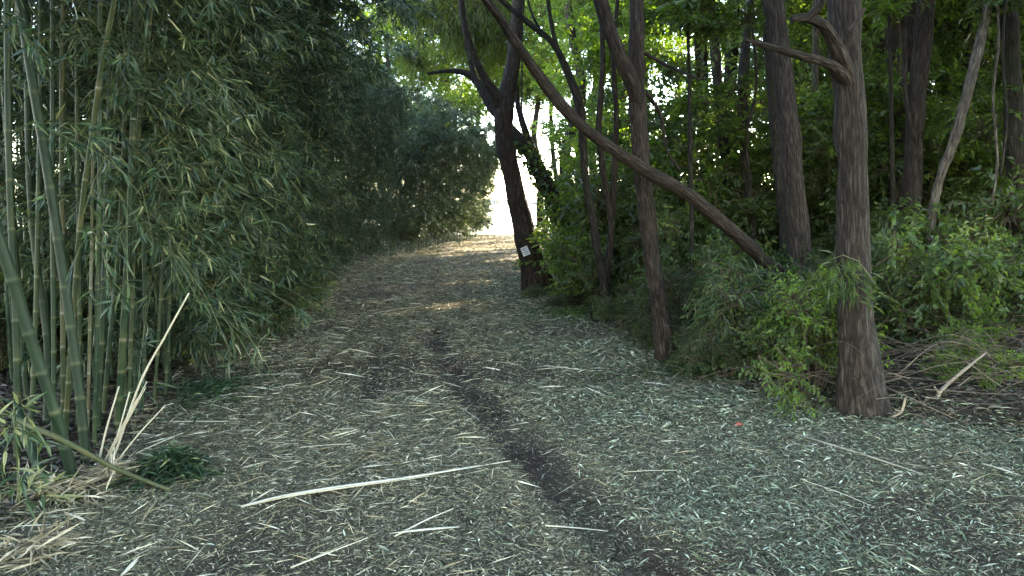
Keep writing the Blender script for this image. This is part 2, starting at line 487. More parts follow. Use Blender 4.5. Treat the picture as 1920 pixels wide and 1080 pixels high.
def ground_material():
    m, nt, out = new_mat("forest_soil")
    N, Lk = nt.nodes, nt.links
    tc = N.new("ShaderNodeTexCoord")
    a = N.new("ShaderNodeAttribute"); a.attribute_name = "bare"
    c = N.new("ShaderNodeAttribute"); c.attribute_name = "litter"
    nf = N.new("ShaderNodeTexNoise"); nf.inputs["Scale"].default_value = 55; nf.inputs["Detail"].default_value = 5; nf.inputs["Roughness"].default_value = 0.7
    nm = N.new("ShaderNodeTexNoise"); nm.inputs["Scale"].default_value = 7; nm.inputs["Detail"].default_value = 5
    for n in (nf, nm): Lk.new(tc.outputs["Object"], n.inputs["Vector"])
    soil = ramp(nt, [(0.3, (0.014, 0.009, 0.006)), (0.55, (0.042, 0.028, 0.019)), (0.75, (0.095, 0.066, 0.045))])
    chop = ramp(nt, [(0.28, (0.030, 0.026, 0.016)), (0.45, (0.10, 0.09, 0.052)), (0.6, (0.19, 0.17, 0.105)), (0.78, (0.34, 0.30, 0.20))])
    fl = ramp(nt, [(0.3, (0.012, 0.010, 0.007)), (0.55, (0.040, 0.031, 0.021)), (0.75, (0.085, 0.068, 0.042))])
    for r in (soil, chop, fl): Lk.new(nf.outputs[0], r.inputs[0])
    m1 = N.new("ShaderNodeMix"); m1.data_type = 'RGBA'
    Lk.new(c.outputs["Fac"], m1.inputs[0]); Lk.new(fl.outputs[0], m1.inputs[6]); Lk.new(chop.outputs[0], m1.inputs[7])
    md = N.new("ShaderNodeMath"); md.operation = 'MULTIPLY_ADD'; md.inputs[1].default_value = 0.7; md.inputs[2].default_value = -0.35
    Lk.new(nm.outputs[0], md.inputs[0])
    ad = N.new("ShaderNodeMath"); ad.operation = 'ADD'; ad.use_clamp = True
    Lk.new(a.outputs["Fac"], ad.inputs[0]); Lk.new(md.outputs[0], ad.inputs[1])
    m2 = N.new("ShaderNodeMix"); m2.data_type = 'RGBA'
    Lk.new(ad.outputs[0], m2.inputs[0]); Lk.new(m1.outputs[2], m2.inputs[6]); Lk.new(soil.outputs[0], m2.inputs[7])
    p = N.new("ShaderNodeBsdfPrincipled"); p.inputs["Roughness"].default_value = 0.9; p.inputs["Specular IOR Level"].default_value = 0.2
    Lk.new(m2.outputs[2], p.inputs["Base Color"])
    b = N.new("ShaderNodeBump"); b.inputs["Strength"].default_value = 0.7; b.inputs["Distance"].default_value = 0.015
    Lk.new(nf.outputs[0], b.inputs["Height"]); Lk.new(b.outputs[0], p.inputs["Normal"])
    Lk.new(p.outputs[0], out.inputs[0])
    return m


def litter_material():
    m, nt, out = new_mat("clippings")
    N, Lk = nt.nodes, nt.links
    a = N.new("ShaderNodeAttribute"); a.attribute_name = "col"
    p = N.new("ShaderNodeBsdfPrincipled"); p.inputs["Roughness"].default_value = 0.5; p.inputs["Specular IOR Level"].default_value = 0.4
    Lk.new(a.outputs["Color"], p.inputs["Base Color"]); Lk.new(p.outputs[0], out.inputs[0])
    return m


M_GROUND, M_LITTER = ground_material(), litter_material()

# ------------------------------------------------------------------ the setting
xs = np.concatenate([[-2500, -800, -250, -120, -70, -45, -30, -22, -16], np.arange(-13, -4.2, 0.4), np.arange(-4.2, 4.6, 0.07), np.arange(4.6, 14, 0.4), [16, 20, 26, 34, 45, 70, 120, 250, 800, 2500]])
ys = np.concatenate([[-400, -150, -60, -30, -15, -8, -4, -1, 1], np.arange(2.0, 10, 0.07), np.arange(10, 48, 0.25), [52, 60, 80, 120, 250, 500, 900, 1500, 2500]])
GX, GY = np.meshgrid(xs, ys)
GZ = height(GX, GY)
far = (GY > 50) | (np.abs(GX) > 60)
nx, ny = len(xs), len(ys)
i = np.arange(ny - 1)[:, None] * nx; j = np.arange(nx - 1)[None, :]
GQ = np.stack([i + j, i + j + 1, i + nx + j + 1, i + nx + j], 2).reshape(-1, 4)
lit = (smooth(-0.5, 0.25, GX - left_edge(GY)) * smooth(-0.5, 0.25, right_edge(GY) - GX)).ravel()
gm = mk("ground", np.stack([GX, GY, GZ], 2).reshape(-1, 3), None, GQ, [M_GROUND],
        attrs={"bare": bare(GX, GY).ravel() * (np.abs(GX) < 6).ravel(), "litter": lit}, smooth_sh=True)
obj("ground", gm, kind="structure")


def lake_material():
    m, nt, out = new_mat("lake_water")
    N, Lk = nt.nodes, nt.links
    p = N.new("ShaderNodeBsdfPrincipled"); p.inputs["Base Color"].default_value = (0.05, 0.075, 0.085, 1); p.inputs["Roughness"].default_value = 0.08
    p.inputs["IOR"].default_value = 1.33
    tc = N.new("ShaderNodeTexCoord"); mp = N.new("ShaderNodeMapping"); mp.inputs["Scale"].default_value = (0.5, 1.6, 1)
    Lk.new(tc.outputs["Object"], mp.inputs[0])
    n = N.new("ShaderNodeTexNoise"); n.inputs["Scale"].default_value = 1.1; n.inputs["Detail"].default_value = 4; Lk.new(mp.outputs[0], n.inputs["Vector"])
    b = N.new("ShaderNodeBump"); b.inputs["Strength"].default_value = 0.8; b.inputs["Distance"].default_value = 0.25
    Lk.new(n.outputs[0], b.inputs["Height"]); Lk.new(b.outputs[0], p.inputs["Normal"]); Lk.new(p.outputs[0], out.inputs[0])
    return m


lx = np.linspace(-1200, 1200, 13); ly = np.array([36, 60, 120, 300, 600, 900.0])
LX, LY = np.meshgrid(lx, ly)
i = np.arange(5)[:, None] * 13; j = np.arange(12)[None, :]
obj("lake", mk("lake", np.stack([LX, LY, np.full(LX.shape, -1.25)], 2).reshape(-1, 3), None,
               np.stack([i + j, i + j + 1, i + 13 + j + 1, i + 13 + j], 2).reshape(-1, 4), [lake_material()]), kind="structure")
# wooded far shore, its grey-blue colour standing in for haze
hx = np.linspace(-1500, 1500, 160); hy = np.array([860, 890, 930, 1000, 1100, 1250.0])
HX, HY = np.meshgrid(hx, hy)
prof = np.array([-3, 0.3, 1.5, 4, 6, -5.0])[:, None]
HZ = prof * (0.55 + 0.9 * n2(HX, HY * 0.3, 0.006, 14).reshape(HX.shape)) + 3.0 * (n2(HX, HY, 0.05, 15).reshape(HX.shape) - 0.5)
i = np.arange(5)[:, None] * 160; j = np.arange(159)[None, :]
obj("far_shore_hills", mk("far_shore_hills", np.stack([HX, HY, HZ], 2).reshape(-1, 3), None,
    np.stack([i + j, i + j + 1, i + 160 + j + 1, i + 160 + j], 2).reshape(-1, 4), [plain("haze_tinted_woods", (0.06, 0.08, 0.085), 0.9, 0.1)], smooth_sh=True), kind="structure")


# ------------------------------------------------------------------ ground litter
def litter(name, n, ylo, yhi, xpad, lmin, lmax, wmin, wmax, cols, weights, power, zmax, label, side=None, tilt=0.28, keep=None):
    u = rng.random(n)
    e = 1 - power
    y = (ylo ** e + u * (yhi ** e - ylo ** e)) ** (1 / e) if abs(e) > 1e-3 else ylo * (yhi / ylo) ** u
    lo = np.maximum(left_edge(y) - xpad[0], -0.74 * y - 0.4); hi = np.minimum(right_edge(y) + xpad[1], 0.74 * y + 0.4)
    x = lo + rng.random(n) * (hi - lo)
    b = bare(x, y)
    ok = rng.random(n) > b * 0.8
    if keep is not None: ok &= rng.random(n) < keep(x, y)
    x, y = x[ok], y[ok]; n = len(x)
    grow = np.clip(y / 5.0, 0.75, 2.6) ** 0.55
    L = (lmin + (lmax - lmin) * rng.random(n) ** 2.2) * grow; W = (wmin + (wmax - wmin) * rng.random(n)) * grow
    az = rng.random(n) * 2 * math.pi
    D = np.stack([np.cos(az), np.sin(az), (rng.random(n) - 0.5) * 2 * tilt], 1)
    N = np.stack([(rng.random(n) - 0.5) * 1.6, (rng.random(n) - 0.5) * 1.6, np.ones(n)], 1)
    D = unit(D); X = unit(np.cross(D, N)); N = np.cross(X, D)
    z = height(x, y) + 0.004 + zmax * rng.random(n) ** 1.5
    P = np.stack([x, y, z], 1)
    L, W = L[:, None], W[:, None]
    V = np.stack([P - D * L / 2, P - X * W / 2 + N * W * .3, P + D * L / 2 - N * L * .05, P + X * W / 2 + N * W * .3], 1).reshape(-1, 3)
    q = np.arange(n)[:, None] * 4
    T = np.concatenate([q + [0, 1, 2], q + [0, 2, 3]])
    cols = np.array(cols); ci = rng.choice(len(cols), n, p=np.array(weights) / sum(weights))
    c = cols[ci] * (0.42 + 1.0 * rng.random((n, 1)) ** 1.4)
    C = np.repeat(np.concatenate([c, np.ones((n, 1))], 1), 4, 0)
    return obj(name, mk(name, V, T, None, [M_LITTER], attrs={"col": C}), kind="stuff", label=label, cat="litter")


OLIVE = [(0.23, 0.205, 0.115), (0.13, 0.135, 0.075), (0.36, 0.32, 0.20), (0.60, 0.53, 0.37), (0.04, 0.031, 0.021)]
STRAW = [(0.50, 0.44, 0.29), (0.70, 0.65, 0.50), (0.30, 0.24, 0.14)]
GREEN = [(0.14, 0.185, 0.105), (0.24, 0.285, 0.18), (0.44, 0.47, 0.35), (0.075, 0.10, 0.052)]
def drift(x, y, seed, lo=0.35, hi=0.62, s_=0.9):
    return smooth(lo, hi, n2(x, y, s_, seed) * 0.6 + n2(x, y, s_ * 3.1, seed + 1) * 0.4)


litter("fine_chaff", 220000, 2.7, 12, (0.25, 0.3), 0.010, 0.038, 0.0025, 0.006, OLIVE, [3, 3, 3, 1.2, 4], 1.2, 0.010, "fine olive chaff matted into the soil of the near path", tilt=0.5)
litter("chopped_clippings", 240000, 2.7, 38, (0.3, 0.3), 0.015, 0.09, 0.004, 0.010, OLIVE, [4, 3, 3, 2, 3], 1.35, 0.016, "layer of chopped olive clippings covering the path", keep=lambda x, y: 0.5 + 0.5 * drift(x, y, 61), tilt=0.4)
litter("straw_slivers", 25000, 2.7, 36, (0.3, 0.2), 0.02, 0.30, 0.002, 0.0048, STRAW, [3, 3, 3], 1.3, 0.03, "thin pale straw slivers strewn all over the path",
       keep=lambda x, y: (0.25 + 0.75 * smooth(0.8, -1.2, x) + 0.25 * (y > 7)) * (0.2 + 0.8 * drift(x, y, 71)))
litter("green_leaf_litter", 85000, 2.7, 16, (0.1, 0.6), 0.02, 0.10, 0.005, 0.013, GREEN, [3, 3, 2.4, 4], 1.3, 0.045, "grey-green shed bamboo leaves lying on the path's open side",
       keep=lambda x, y: (0.08 + 0.92 * smooth(0.0, 1.2, x + 0.12 * (y - 4))) * (0.25 + 0.75 * drift(x, y, 81)), tilt=0.6)
# brown litter on the floor of the wood and of the grove
def wood_litter():
    n = 60000
    y = 3.2 + 14 * rng.random(n) ** 1.5
    sd = rng.random(n) < 0.62
    x = np.where(sd, right_edge(y) + 0.1 + 6 * rng.random(n) ** 1.4, left_edge(y) - 0.05 - 2.2 * rng.random(n))
    az = rng.random(n) * 6.283
    D = unit(np.stack([np.cos(az), np.sin(az), (rng.random(n) - .5) * .6], 1)); N = np.stack([(rng.random(n) - .5), (rng.random(n) - .5), np.ones(n)], 1)
    X = unit(np.cross(D, N)); N = np.cross(X, D)
    P = np.stack([x, y, height(x, y) + 0.004 + 0.035 * rng.random(n)], 1)
    L = (0.03 + 0.09 * rng.random((n, 1))); W = 0.008 + 0.03 * rng.random((n, 1)) ** 2
    V = np.stack([P - D * L / 2, P - X * W / 2 + N * W * .3, P + D * L / 2, P + X * W / 2 + N * W * .3], 1).reshape(-1, 3)
    q = np.arange(n)[:, None] * 4
    cols = np.array([(0.055, 0.04, 0.028), (0.10, 0.075, 0.05), (0.16, 0.13, 0.085), (0.035, 0.03, 0.02), (0.08, 0.09, 0.05)])
    c = cols[rng.integers(0, 5, n)] * (0.6 + 0.8 * rng.random((n, 1)))
    obj("leaf_litter", mk("leaf_litter", V, np.concatenate([q + [0, 1, 2], q + [0, 2, 3]]), None, [M_LITTER],
        attrs={"col": np.repeat(np.concatenate([c, np.ones((n, 1))], 1), 4, 0)}), kind="stuff", label="brown dead leaves on the floor of wood and grove", cat="litter")
wood_litter()


# ------------------------------------------------------------------ bamboo
def culm_curve(H, bend, s):
    """arching culm: upright below, nodding over towards +X at the top"""
    return np.stack([bend * s ** 2.3, 0 * s, H * (s - 0.10 * abs(bend) / 1.5 * s ** 3)], -1)


def stem_geo(g, curve, r0, inter, tint, sides=8, pale=0.0, taper=0.75):
    """culm with swollen nodes along a dense curve (k,3)"""
    ln = np.concatenate([[0], np.cumsum(np.linalg.norm(np.diff(curve, axis=0), axis=1))])
    tot = ln[-1]; pts, rad, tn, nodes = [], [], [], []
    z = 0.05
    def P(d): return np.array([np.interp(d, ln, curve[:, k]) for k in range(3)])
    pts.append(P(0)); rad.append(r0 * 1.08); tn.append(tint)
    d = 0.06
    while d < tot - 0.02:
        r = r0 * (1 - taper * (d / tot) ** 1.5)
        h = min(0.012, r * 0.5)
        for off, k, t in ((-h * 2.2, 0.99, tint), (-h, 1.03, tint + 0.05), (0, 1.12, min(1, tint + 0.16 + pale)), (h * 0.9, 1.0, min(1, tint + 0.30 + pale)), (h * 2.4, 0.98, tint + 0.08)):
            pts.append(P(d + off)); rad.append(r * k); tn.append(t)
        nodes.append(d)
        step = inter * (0.55 + 0.55 * min(1, d / (0.25 * tot)) - 0.3 * (d / tot))
        d += step * random.uniform(0.9, 1.1)
    pts.append(P(tot)); rad.append(r0 * (1 - taper) * 0.6); tn.append(tint)
    gg = Geo()
    tube(gg, np.array(pts), np.array(rad), sides, seed=random.randint(0, 99))
    V = gg.V[0]; m = len(pts)
    tt = np.concatenate([np.repeat(np.array(tn), sides), [tint, tint]])
    g.add(V, gg.T[0], gg.Q[0], 0, tt, gg.bk[0])
    return [(P(d), d / tot, d) for d in nodes]


def sprays(nodes, z0, blen, nbr, ntw, nlf, lL, lW, r, up=0.7, droop=0.75, dirbias=None, tintmean=0.45):
    """branches from the nodes, twigs along them, fans of leaves on the twigs -> leaf arrays and twig segments"""
    LP, LD, LN, LL, LW, LT = [], [], [], [], [], []
    SA, SB, SR = [], [], []
    cnt = {1: [0, 1, 1, 2], 2: [0, 1, 2, 3, 3], 3: [0, 1, 3, 4, 6], 4: [2, 3, 4, 5, 6]}
    for p0, s, d in nodes:
        if p0[2] < z0: continue
        for b in range(int(r.choice(cnt[nbr]))):
            a = r.random() * 6.283
            if dirbias is not None and r.random() < 0.6: a = dirbias + r.normal() * 0.7
            Lb = blen * (0.55 + 0.75 * r.random()) * (1.15 - 0.65 * s)
            e = up + 0.3 * r.normal()
            hd = np.array([math.cos(a), math.sin(a), 0])
            t = np.linspace(0, 1, 6)[:, None]
            dr = droop * (0.6 + 0.8 * r.random())
            c = p0 + hd * Lb * math.cos(e * 0.8) * t + np.array([0, 0, 1.0]) * Lb * (math.sin(e) * t - dr * t ** 2)
            SA.append(c[:-1]); SB.append(c[1:]); SR.append(np.full(5, 0.0022))
            ts = 0.18 + 0.82 * r.random(ntw)
            tp = np.stack([np.interp(ts, t[:, 0], c[:, k]) for k in range(3)], 1)
            tang = hd * math.cos(e * 0.8) + np.array([0, 0, 1.0]) * (math.sin(e) - 2 * dr * ts[:, None])
            td = unit(unit(tang) + r.normal(size=(ntw, 3)) * 0.55)
            tl = 0.05 + 0.16 * r.random((ntw, 1))
            te = tp + td * tl
            SA.append(tp); SB.append(te); SR.append(np.full(ntw, 0.0013))
            k = nlf
            base = (te[:, None, :] - (td * tl)[:, None, :] * r.random((ntw, k, 1)) * 0.7).reshape(-1, 3)
            dd = unit(td[:, None, :] * 0.9 + r.normal(size=(ntw, k, 3)) * 0.55 + np.array([0, 0, -0.26])).reshape(-1, 3)
            nn = r.normal(size=(ntw * k, 3)) * 0.6 + np.array([0, 0, 1.0])
            LP.append(base); LD.append(dd); LN.append(nn)
            LL.append(lL * (0.6 + 0.7 * r.random(ntw * k))); LW.append(lW * (0.75 + 0.5 * r.random(ntw * k)))
            LT.append(np.clip(r.normal(tintmean, 0.28, ntw * k), 0, 0.97) + (r.random(ntw * k) < 0.02) * 0.5)
    if not LP: return None
    cc = np.concatenate
    return [cc(LP), cc(LD), cc(LN), cc(LL), cc(LW), np.clip(cc(LT), 0, 1)], [cc(SA), cc(SB), cc(SR)]


def bamboo_proto(seed, H, bend, r0, z0, blen, nbr, ntw, nlf, tint):
    r = np.random.default_rng(seed)
    gs = Geo()
    s = np.linspace(0, 1, 40)
    nodes = stem_geo(gs, culm_curve(H, bend, s), r0, 0.32, tint, 7)
    lf, tw = sprays(nodes, z0, blen, nbr, ntw, nlf, 0.13, 0.0155, r)
    gf = Geo()
    leaf_geo(gf, *lf)
    segs_geo(gf, tw[0], tw[1], tw[2], tw[2] * 0.6, 1, 0.5)
    return gs.mesh("bamboo_stem", [M_CULM], True), gf.mesh("bamboo_foliage", [M_BLEAF, M_TWIG])


# arching edge culms (leafy to near the ground) and upright inner culms
EDGE = [bamboo_proto(100 + k, random.uniform(5.2, 6.8), random.uniform(1.2, 2.2), 0.018, 0.35, 1.1, 3, 19, 6, 0.3) for k in range(7)]
FAR_EDGE = [bamboo_proto(150 + k, random.uniform(4.6, 5.4), random.uniform(1.7, 2.4), 0.018, 0.3, 1.1, 4, 17, 6, 0.3) for k in range(4)]
INNER = [bamboo_proto(200 + k, random.uniform(5.5, 7.5), random.uniform(0.2, 0.9), 0.021, 1.2, 0.8, 2, 11, 5, 0.32) for k in range(6)]


def place_bamboo(protos, x, y, rz, sc, label, group):
    st, fo = random.choice(protos)
    t = thing("bamboo_culm", label, "bamboo", (x, y, hz(x, y) - 0.03), rz, group, sc)
    obj("stem", st, t)
    obj("foliage", fo, t, kind="stuff")
    return t


G_EDGE = "arching bamboos along the left of the path"
G_FAR = "far arching bamboos near the lake"
G_IN = "bamboos in the depth of the grove"
y = 6.4
while y < 37.0:
    step = 0.27 + 0.008 * y
    x = float(left_edge(y)) - 0.1 - 0.35 * random.random() - 1.1 * max(0.0, float(n2([y], [0.0], 0.42, 50)[0]) - 0.35) + (0.5 if y > 22 else 0)
    scl = random.uniform(0.85, 1.1) * (1.0 - 0.2 * float(smooth(10, 14, y)) + (0.2 if y > 22 else 0))
    if y > 22: place_bamboo(FAR_EDGE, x + 0.15 + 0.5 * smooth(23, 28, y) + 0.2 * smooth(27, 31, y), y, random.uniform(-0.9, 0.35), scl, "dense bamboo in the far dark arch, " + ("on its near flank" if y < 29 else "next to the bright lake gap"), G_FAR)
    else: place_bamboo(EDGE, x, y, random.uniform(-0.9, 0.6), scl, "leafy bamboo arching from the grove's edge " + ("just beyond the front culms" if y < 10 else ("midway along the path" if y < 16 else "short of the far dark arch")), G_EDGE)
    y += step * random.uniform(0.8, 1.2)
for row, (off, sp) in enumerate([(0.9, 0.55), (2.0, 0.75), (3.2, 0.95), (4.5, 1.0), (5.8, 1.1)]):  # outermost rows added to keep skylight out of the grove's inside
    y = 5.6 + 0.3 * row
    while y < 37.0:
        x = float(left_edge(y)) - off + random.uniform(-0.35, 0.35)
        place_bamboo(INNER if row or y < 9 else EDGE + INNER, x, y, random.uniform(-1.4, 1.4), random.uniform(0.85, 1.12),
                     "slender bamboo in the dark depth of the grove, " + ("behind the front culms" if y < 10 else ("behind the wall's middle stretch" if y < 22 else "behind the far arch")), G_IN)
        y += sp * (1 + 0.02 * y) * random.uniform(0.75, 1.25)

# front culms, each where the photograph shows it: pixel polyline, depth at foot, depth at top, width in px
LEAF_ONE = []
for k in range(4):
    g = Geo()
    leaf_geo(g, np.zeros((1, 3)), np.array([[1.0, 0, 0]]), np.array([[0, 0, 1.0]]), 1.0, 0.12, [0.25 + 0.2 * k], rich=True, droop=0.08 + 0.06 * k)
    LEAF_ONE.append(g.mesh("bamboo_leaf", [M_BLEAF_NEAR], True))

FRONT = [
    # label, points, d_foot, d_top, width, tint, spray start z, n branches
    ("thickest dark green bamboo leaning out of the frame's edge above the fallen culm", [(142, 925), (102, 768), (59, 640), (16, 500), (-25, 380), (-80, 200)], 4.1, 3.9, 21, 0.26, 2.4, 1),
    ("thick blue-green bamboo leaning back to the top corner, behind the pale thin culm", [(163, 890), (153, 768), (137, 640), (117, 500), (90, 325), (65, 175), (37, 0), (20, -140)], 4.4, 4.6, 18, 0.34, 2.2, 1),
    ("thin pale straight culm crossing in front of the thick leaning bamboo", [(121, 850), (118, 564), (116, 380), (116, 200), (118, 0), (119, -140)], 4.9, 4.9, 9, 0.60, 2.0, 1),
    ("yellowish green bamboo slanting up to the right across the straight culms", [(122, 840), (142, 530), (155, 375), (175, 240), (190, 125), (215, 0), (240, -140)], 4.8, 4.4, 10, 0.57, 1.7, 2),
    ("very thin yellow cane ending halfway up among the green culms", [(164, 850), (171, 500), (174, 300), (175, 240)], 4.7, 4.7, 6, 0.70, 1.5, 1),
    ("tall straight green bamboo, the outermost thick one toward the path", [(221, 850), (226, 715), (237, 530), (245, 350), (252, 175), (257, 0), (262, -140)], 5.1, 5.0, 13, 0.38, 1.4, 4),
    ("slim bamboo with yellow-green top bending toward the path at the top", [(232, 800), (240, 520), (262, 210), (272, 125), (285, 0), (300, -120)], 5.3, 4.9, 8, 0.52, 1.5, 4),
    ("dull green bamboo half hidden behind the slanting yellowish one", [(185, 850), (195, 530), (203, 250), (212, 75), (218, -120)], 5.0, 5.1, 11, 0.38, 1.6, 2),
    ("short-looking slanting bamboo between the two straight outer culms", [(196, 830), (206, 640), (220, 500), (230, 330), (236, 150), (240, -80)], 5.3, 5.4, 9, 0.40, 1.4, 3),
    ("straight mottled bamboo hugging the frame's edge at the far side", [(36, 925), (31, 640), (20, 400), (15, 200), (14, 50), (14, -120)], 4.3, 4.4, 12, 0.40, 2.0, 1),
    ("slender bamboo rising through the white splinters", [(268, 835), (272, 640), (268, 420), (262, 300), (266, -60)], 5.5, 5.6, 7, 0.42, 1.1, 4),
    ("thin olive bamboo just outside the splintered canes toward the path", [(291, 820), (296, 660), (306, 480), (322, 280), (345, 60), (360, -60)], 5.7, 5.6, 6, 0.50, 0.9, 4),
    ("grey-green bamboo in shade behind the thick leaning one", [(92, 880), (88, 640), (60, 420), (52, 200), (50, -120)], 5.0, 5.2, 12, 0.34, 2.0, 1),
    ("slim upright bamboo in front of the dull green one, leafless below", [(178, 868), (182, 620), (186, 380), (188, 150), (190, -120)], 4.7, 4.8, 8, 0.42, 2.4, 1),
    ("slim upright bamboo close by the pale thin culm, darker green", [(103, 880), (101, 620), (98, 380), (99, 150), (100, -120)], 4.7, 4.9, 9, 0.36, 2.4, 1),
    ("slim bamboo between the mottled edge culm and the thick leaning ones", [(62, 900), (66, 640), (72, 380), (76, 150), (78, -120)], 4.8, 5.0, 9, 0.40, 2.4, 1),
    ("slender yellowing culm beside the outermost thick one", [(243, 830), (247, 600), (256, 360), (266, 150), (272, -120)], 5.2, 5.3, 7, 0.56, 1.9, 2),
    ("thin straight culm between the slanting yellowish bamboo's foot and the yellow cane", [(148, 850), (150, 600), (146, 330), (144, 100), (143, -120)], 5.0, 5.1, 8, 0.45, 2.4, 1),
    ("slender culm nearest the path behind the splinters' tips", [(312, 800), (316, 640), (318, 470), (312, 300), (310, 120), (312, -60)], 6.0, 6.0, 7, 0.44, 1.3, 3),
    ("dark short bamboo stump slanting under the fallen culm", [(90, 935), (66, 862), (43, 795), (30, 750)], 4.05, 4.2, 20, 0.16, 9.0, 0),
]
n_leaf_objects = 0
for idx, (lab, pts, d0, d1, wpx, tint, z0, nb) in enumerate(FRONT):
    r = np.random.default_rng(500 + idx)
    ds = np.linspace(d0, d1, len(pts))
    P = np.array([at(px, py, dd) for (px, py), dd in zip(pts, ds)])
    P[0] = [P[0][0], P[0][1], hz(P[0][0], P[0][1]) - 0.02]
    if nb and len(pts) > 4:   # the culm goes on above the frame
        dv = unit((P[-1] - P[-2])[None])[0]
        P = np.concatenate([P, [P[-1] + dv * 1.2 + [0.05, 0, 0], P[-1] + dv * 2.4 + [0.3, 0.0, -0.1]]])
    base = P[0].copy()
    t = thing("bamboo_culm", lab, "bamboo", base, 0, "front bamboos at the left corner")
    g = Geo()
    nodes = stem_geo(g, catmull(P - base, 10), wpx / 2 * d0 / F, 0.30, tint, 14, 0.05, 0.5 if nb > 1 else 0.15)
    obj("stem", g.mesh("front_stem", [M_CULM], True), t)
    if nb:
        sp = sprays(nodes, z0 - 0.2, 0.95, nb, 6, 5, 0.118, 0.015, r, 0.42, 0.62, dirbias=-0.2, tintmean=0.52)
        if sp:
            lf, tw = sp
            W = lf[0] + base
            v = (W[:, 2] - CAMH) / W[:, 1]
            vis = np.where((v < 0.265) & (W[:, 0] / W[:, 1] > -0.69))[0]
            pick = set(vis[np.argsort(W[vis, 1])][:26].tolist())
            rest = np.array([q for q in range(len(W)) if q not in pick], int)
            gf = Geo()
            leaf_geo(gf, *[a[rest] for a in lf], rich=True, droop=0.14)
            segs_geo(gf, tw[0], tw[1], tw[2], tw[2] * 0.6, 1, 0.5)
            obj("foliage", gf.mesh("front_foliage", [M_BLEAF_NEAR, M_TWIG]), t, kind="stuff")
            for q in pick:
                D = Vector(unit(lf[1][q][None])[0]); Nn = Vector(lf[2][q])
                Y = Nn.cross(D).normalized(); Z = D.cross(Y)
                m = Matrix((D, Y, Z)).transposed().to_4x4()
                o = obj("leaf", LEAF_ONE[q % 4], t, scale=(lf[3][q], lf[4][q] / 0.12, lf[3][q]))
                o.location = Vector(lf[0][q]); o.rotation_euler = m.to_euler()
                n_leaf_objects += 1

# young shoot at the frame's edge
r = np.random.default_rng(640); x, y = gx(4, 3.75), 3.75
t = thing("bamboo_shoot", "small bright bamboo shoot with fresh leaves at the frame's left edge", "bamboo", (x, y, hz(x, y) - .02))
g = Geo(); nodes = stem_geo(g, np.stack([np.linspace(0, .04, 12), np.linspace(0, -.03, 12), np.linspace(0, .72, 12)], 1), .006, .10, .5, 8)
obj("stem", g.mesh("shoot_stem", [M_CULM], True), t)
lf, tw = sprays(nodes, .12, .22, 3, 3, 4, .12, .017, r, .5, .6, tintmean=.8)
g = Geo(); leaf_geo(g, *lf, rich=True); segs_geo(g, tw[0], tw[1], tw[2], tw[2] * .6, 1, .5)
obj("foliage", g.mesh("shoot_foliage", [M_BLEAF_NEAR, M_TWIG]), t, kind="stuff")

# thin culms massed behind the front ones
for k in range(34):
    px_ = random.uniform(-20, 330); d = random.uniform(5.8, 8.2)
    x = gx(px_, d)
    if x > left_edge(d) + 0.1: continue
    st, fo = random.choice(INNER)
    t = thing("bamboo_culm", "thin bamboo stem crowded behind the front culms at the corner", "bamboo", (x, d, hz(x, d) - 0.03), random.uniform(-1.5, 1.5), "thin bamboos behind the front ones", random.uniform(0.7, 1.0))
    obj("stem", st, t, scale=(random.uniform(0.7, 1.2), 1, 1)); obj("foliage", fo, t, kind="stuff")


def cane(name, lab, cat, pts, r, tint, split=False, group=None, z=None, mat=None, lean=False):
    """a cut cane: polyline of world points"""
    P = np.array(pts, float); base = P[0].copy()
    g = Geo()
    C = catmull(P - base, 8)
    if split:   # flattened, splintered half cane made of three slats side by side
        tan = unit((C[-1] - C[0])[None])[0]
        side = unit(np.cross(tan, [0, 0, 1.0])[None])[0] if abs(tan[2]) < 0.9 else np.array([1.0, 0, 0])
        for k, (o_, s_, e_, tt) in enumerate([(-1.0, 0, 0.92, 0.0), (0.1, 0.03, 1.0, 0.12), (1.0, 0.0, 0.80, -0.15)]):
            a, b = int(s_ * (len(C) - 1)), max(int(e_ * (len(C) - 1)), 3)
            Q = C[a:b + 1] + side * r * 0.8 * o_ + np.array([0, 0, 0.25 * r * (k % 2)])
            Q = Q + side[None] * (r * 0.8 * o_) * np.linspace(0, 1, len(Q))[:, None] ** 2
            tube(g, Q, r * 0.62 * np.interp(np.linspace(0, 1, len(Q)), [0, .25, .6, 1], [.35, .95, 1, .3]), 5, 0, np.clip(tint + tt, 0, 1), seed=k)
    else:
        tube(g, C, r * np.linspace(1, 0.6, len(C)), 6, 0, tint, seed=3)
    return obj(name, g.mesh(name, [mat or M_STRAW], True), None, base, label=lab, cat=cat, group=group)


def gpt(px, py, z=0.02):
    p = foot(px, py); p[2] = hz(p[0], p[1]) + z
    return p


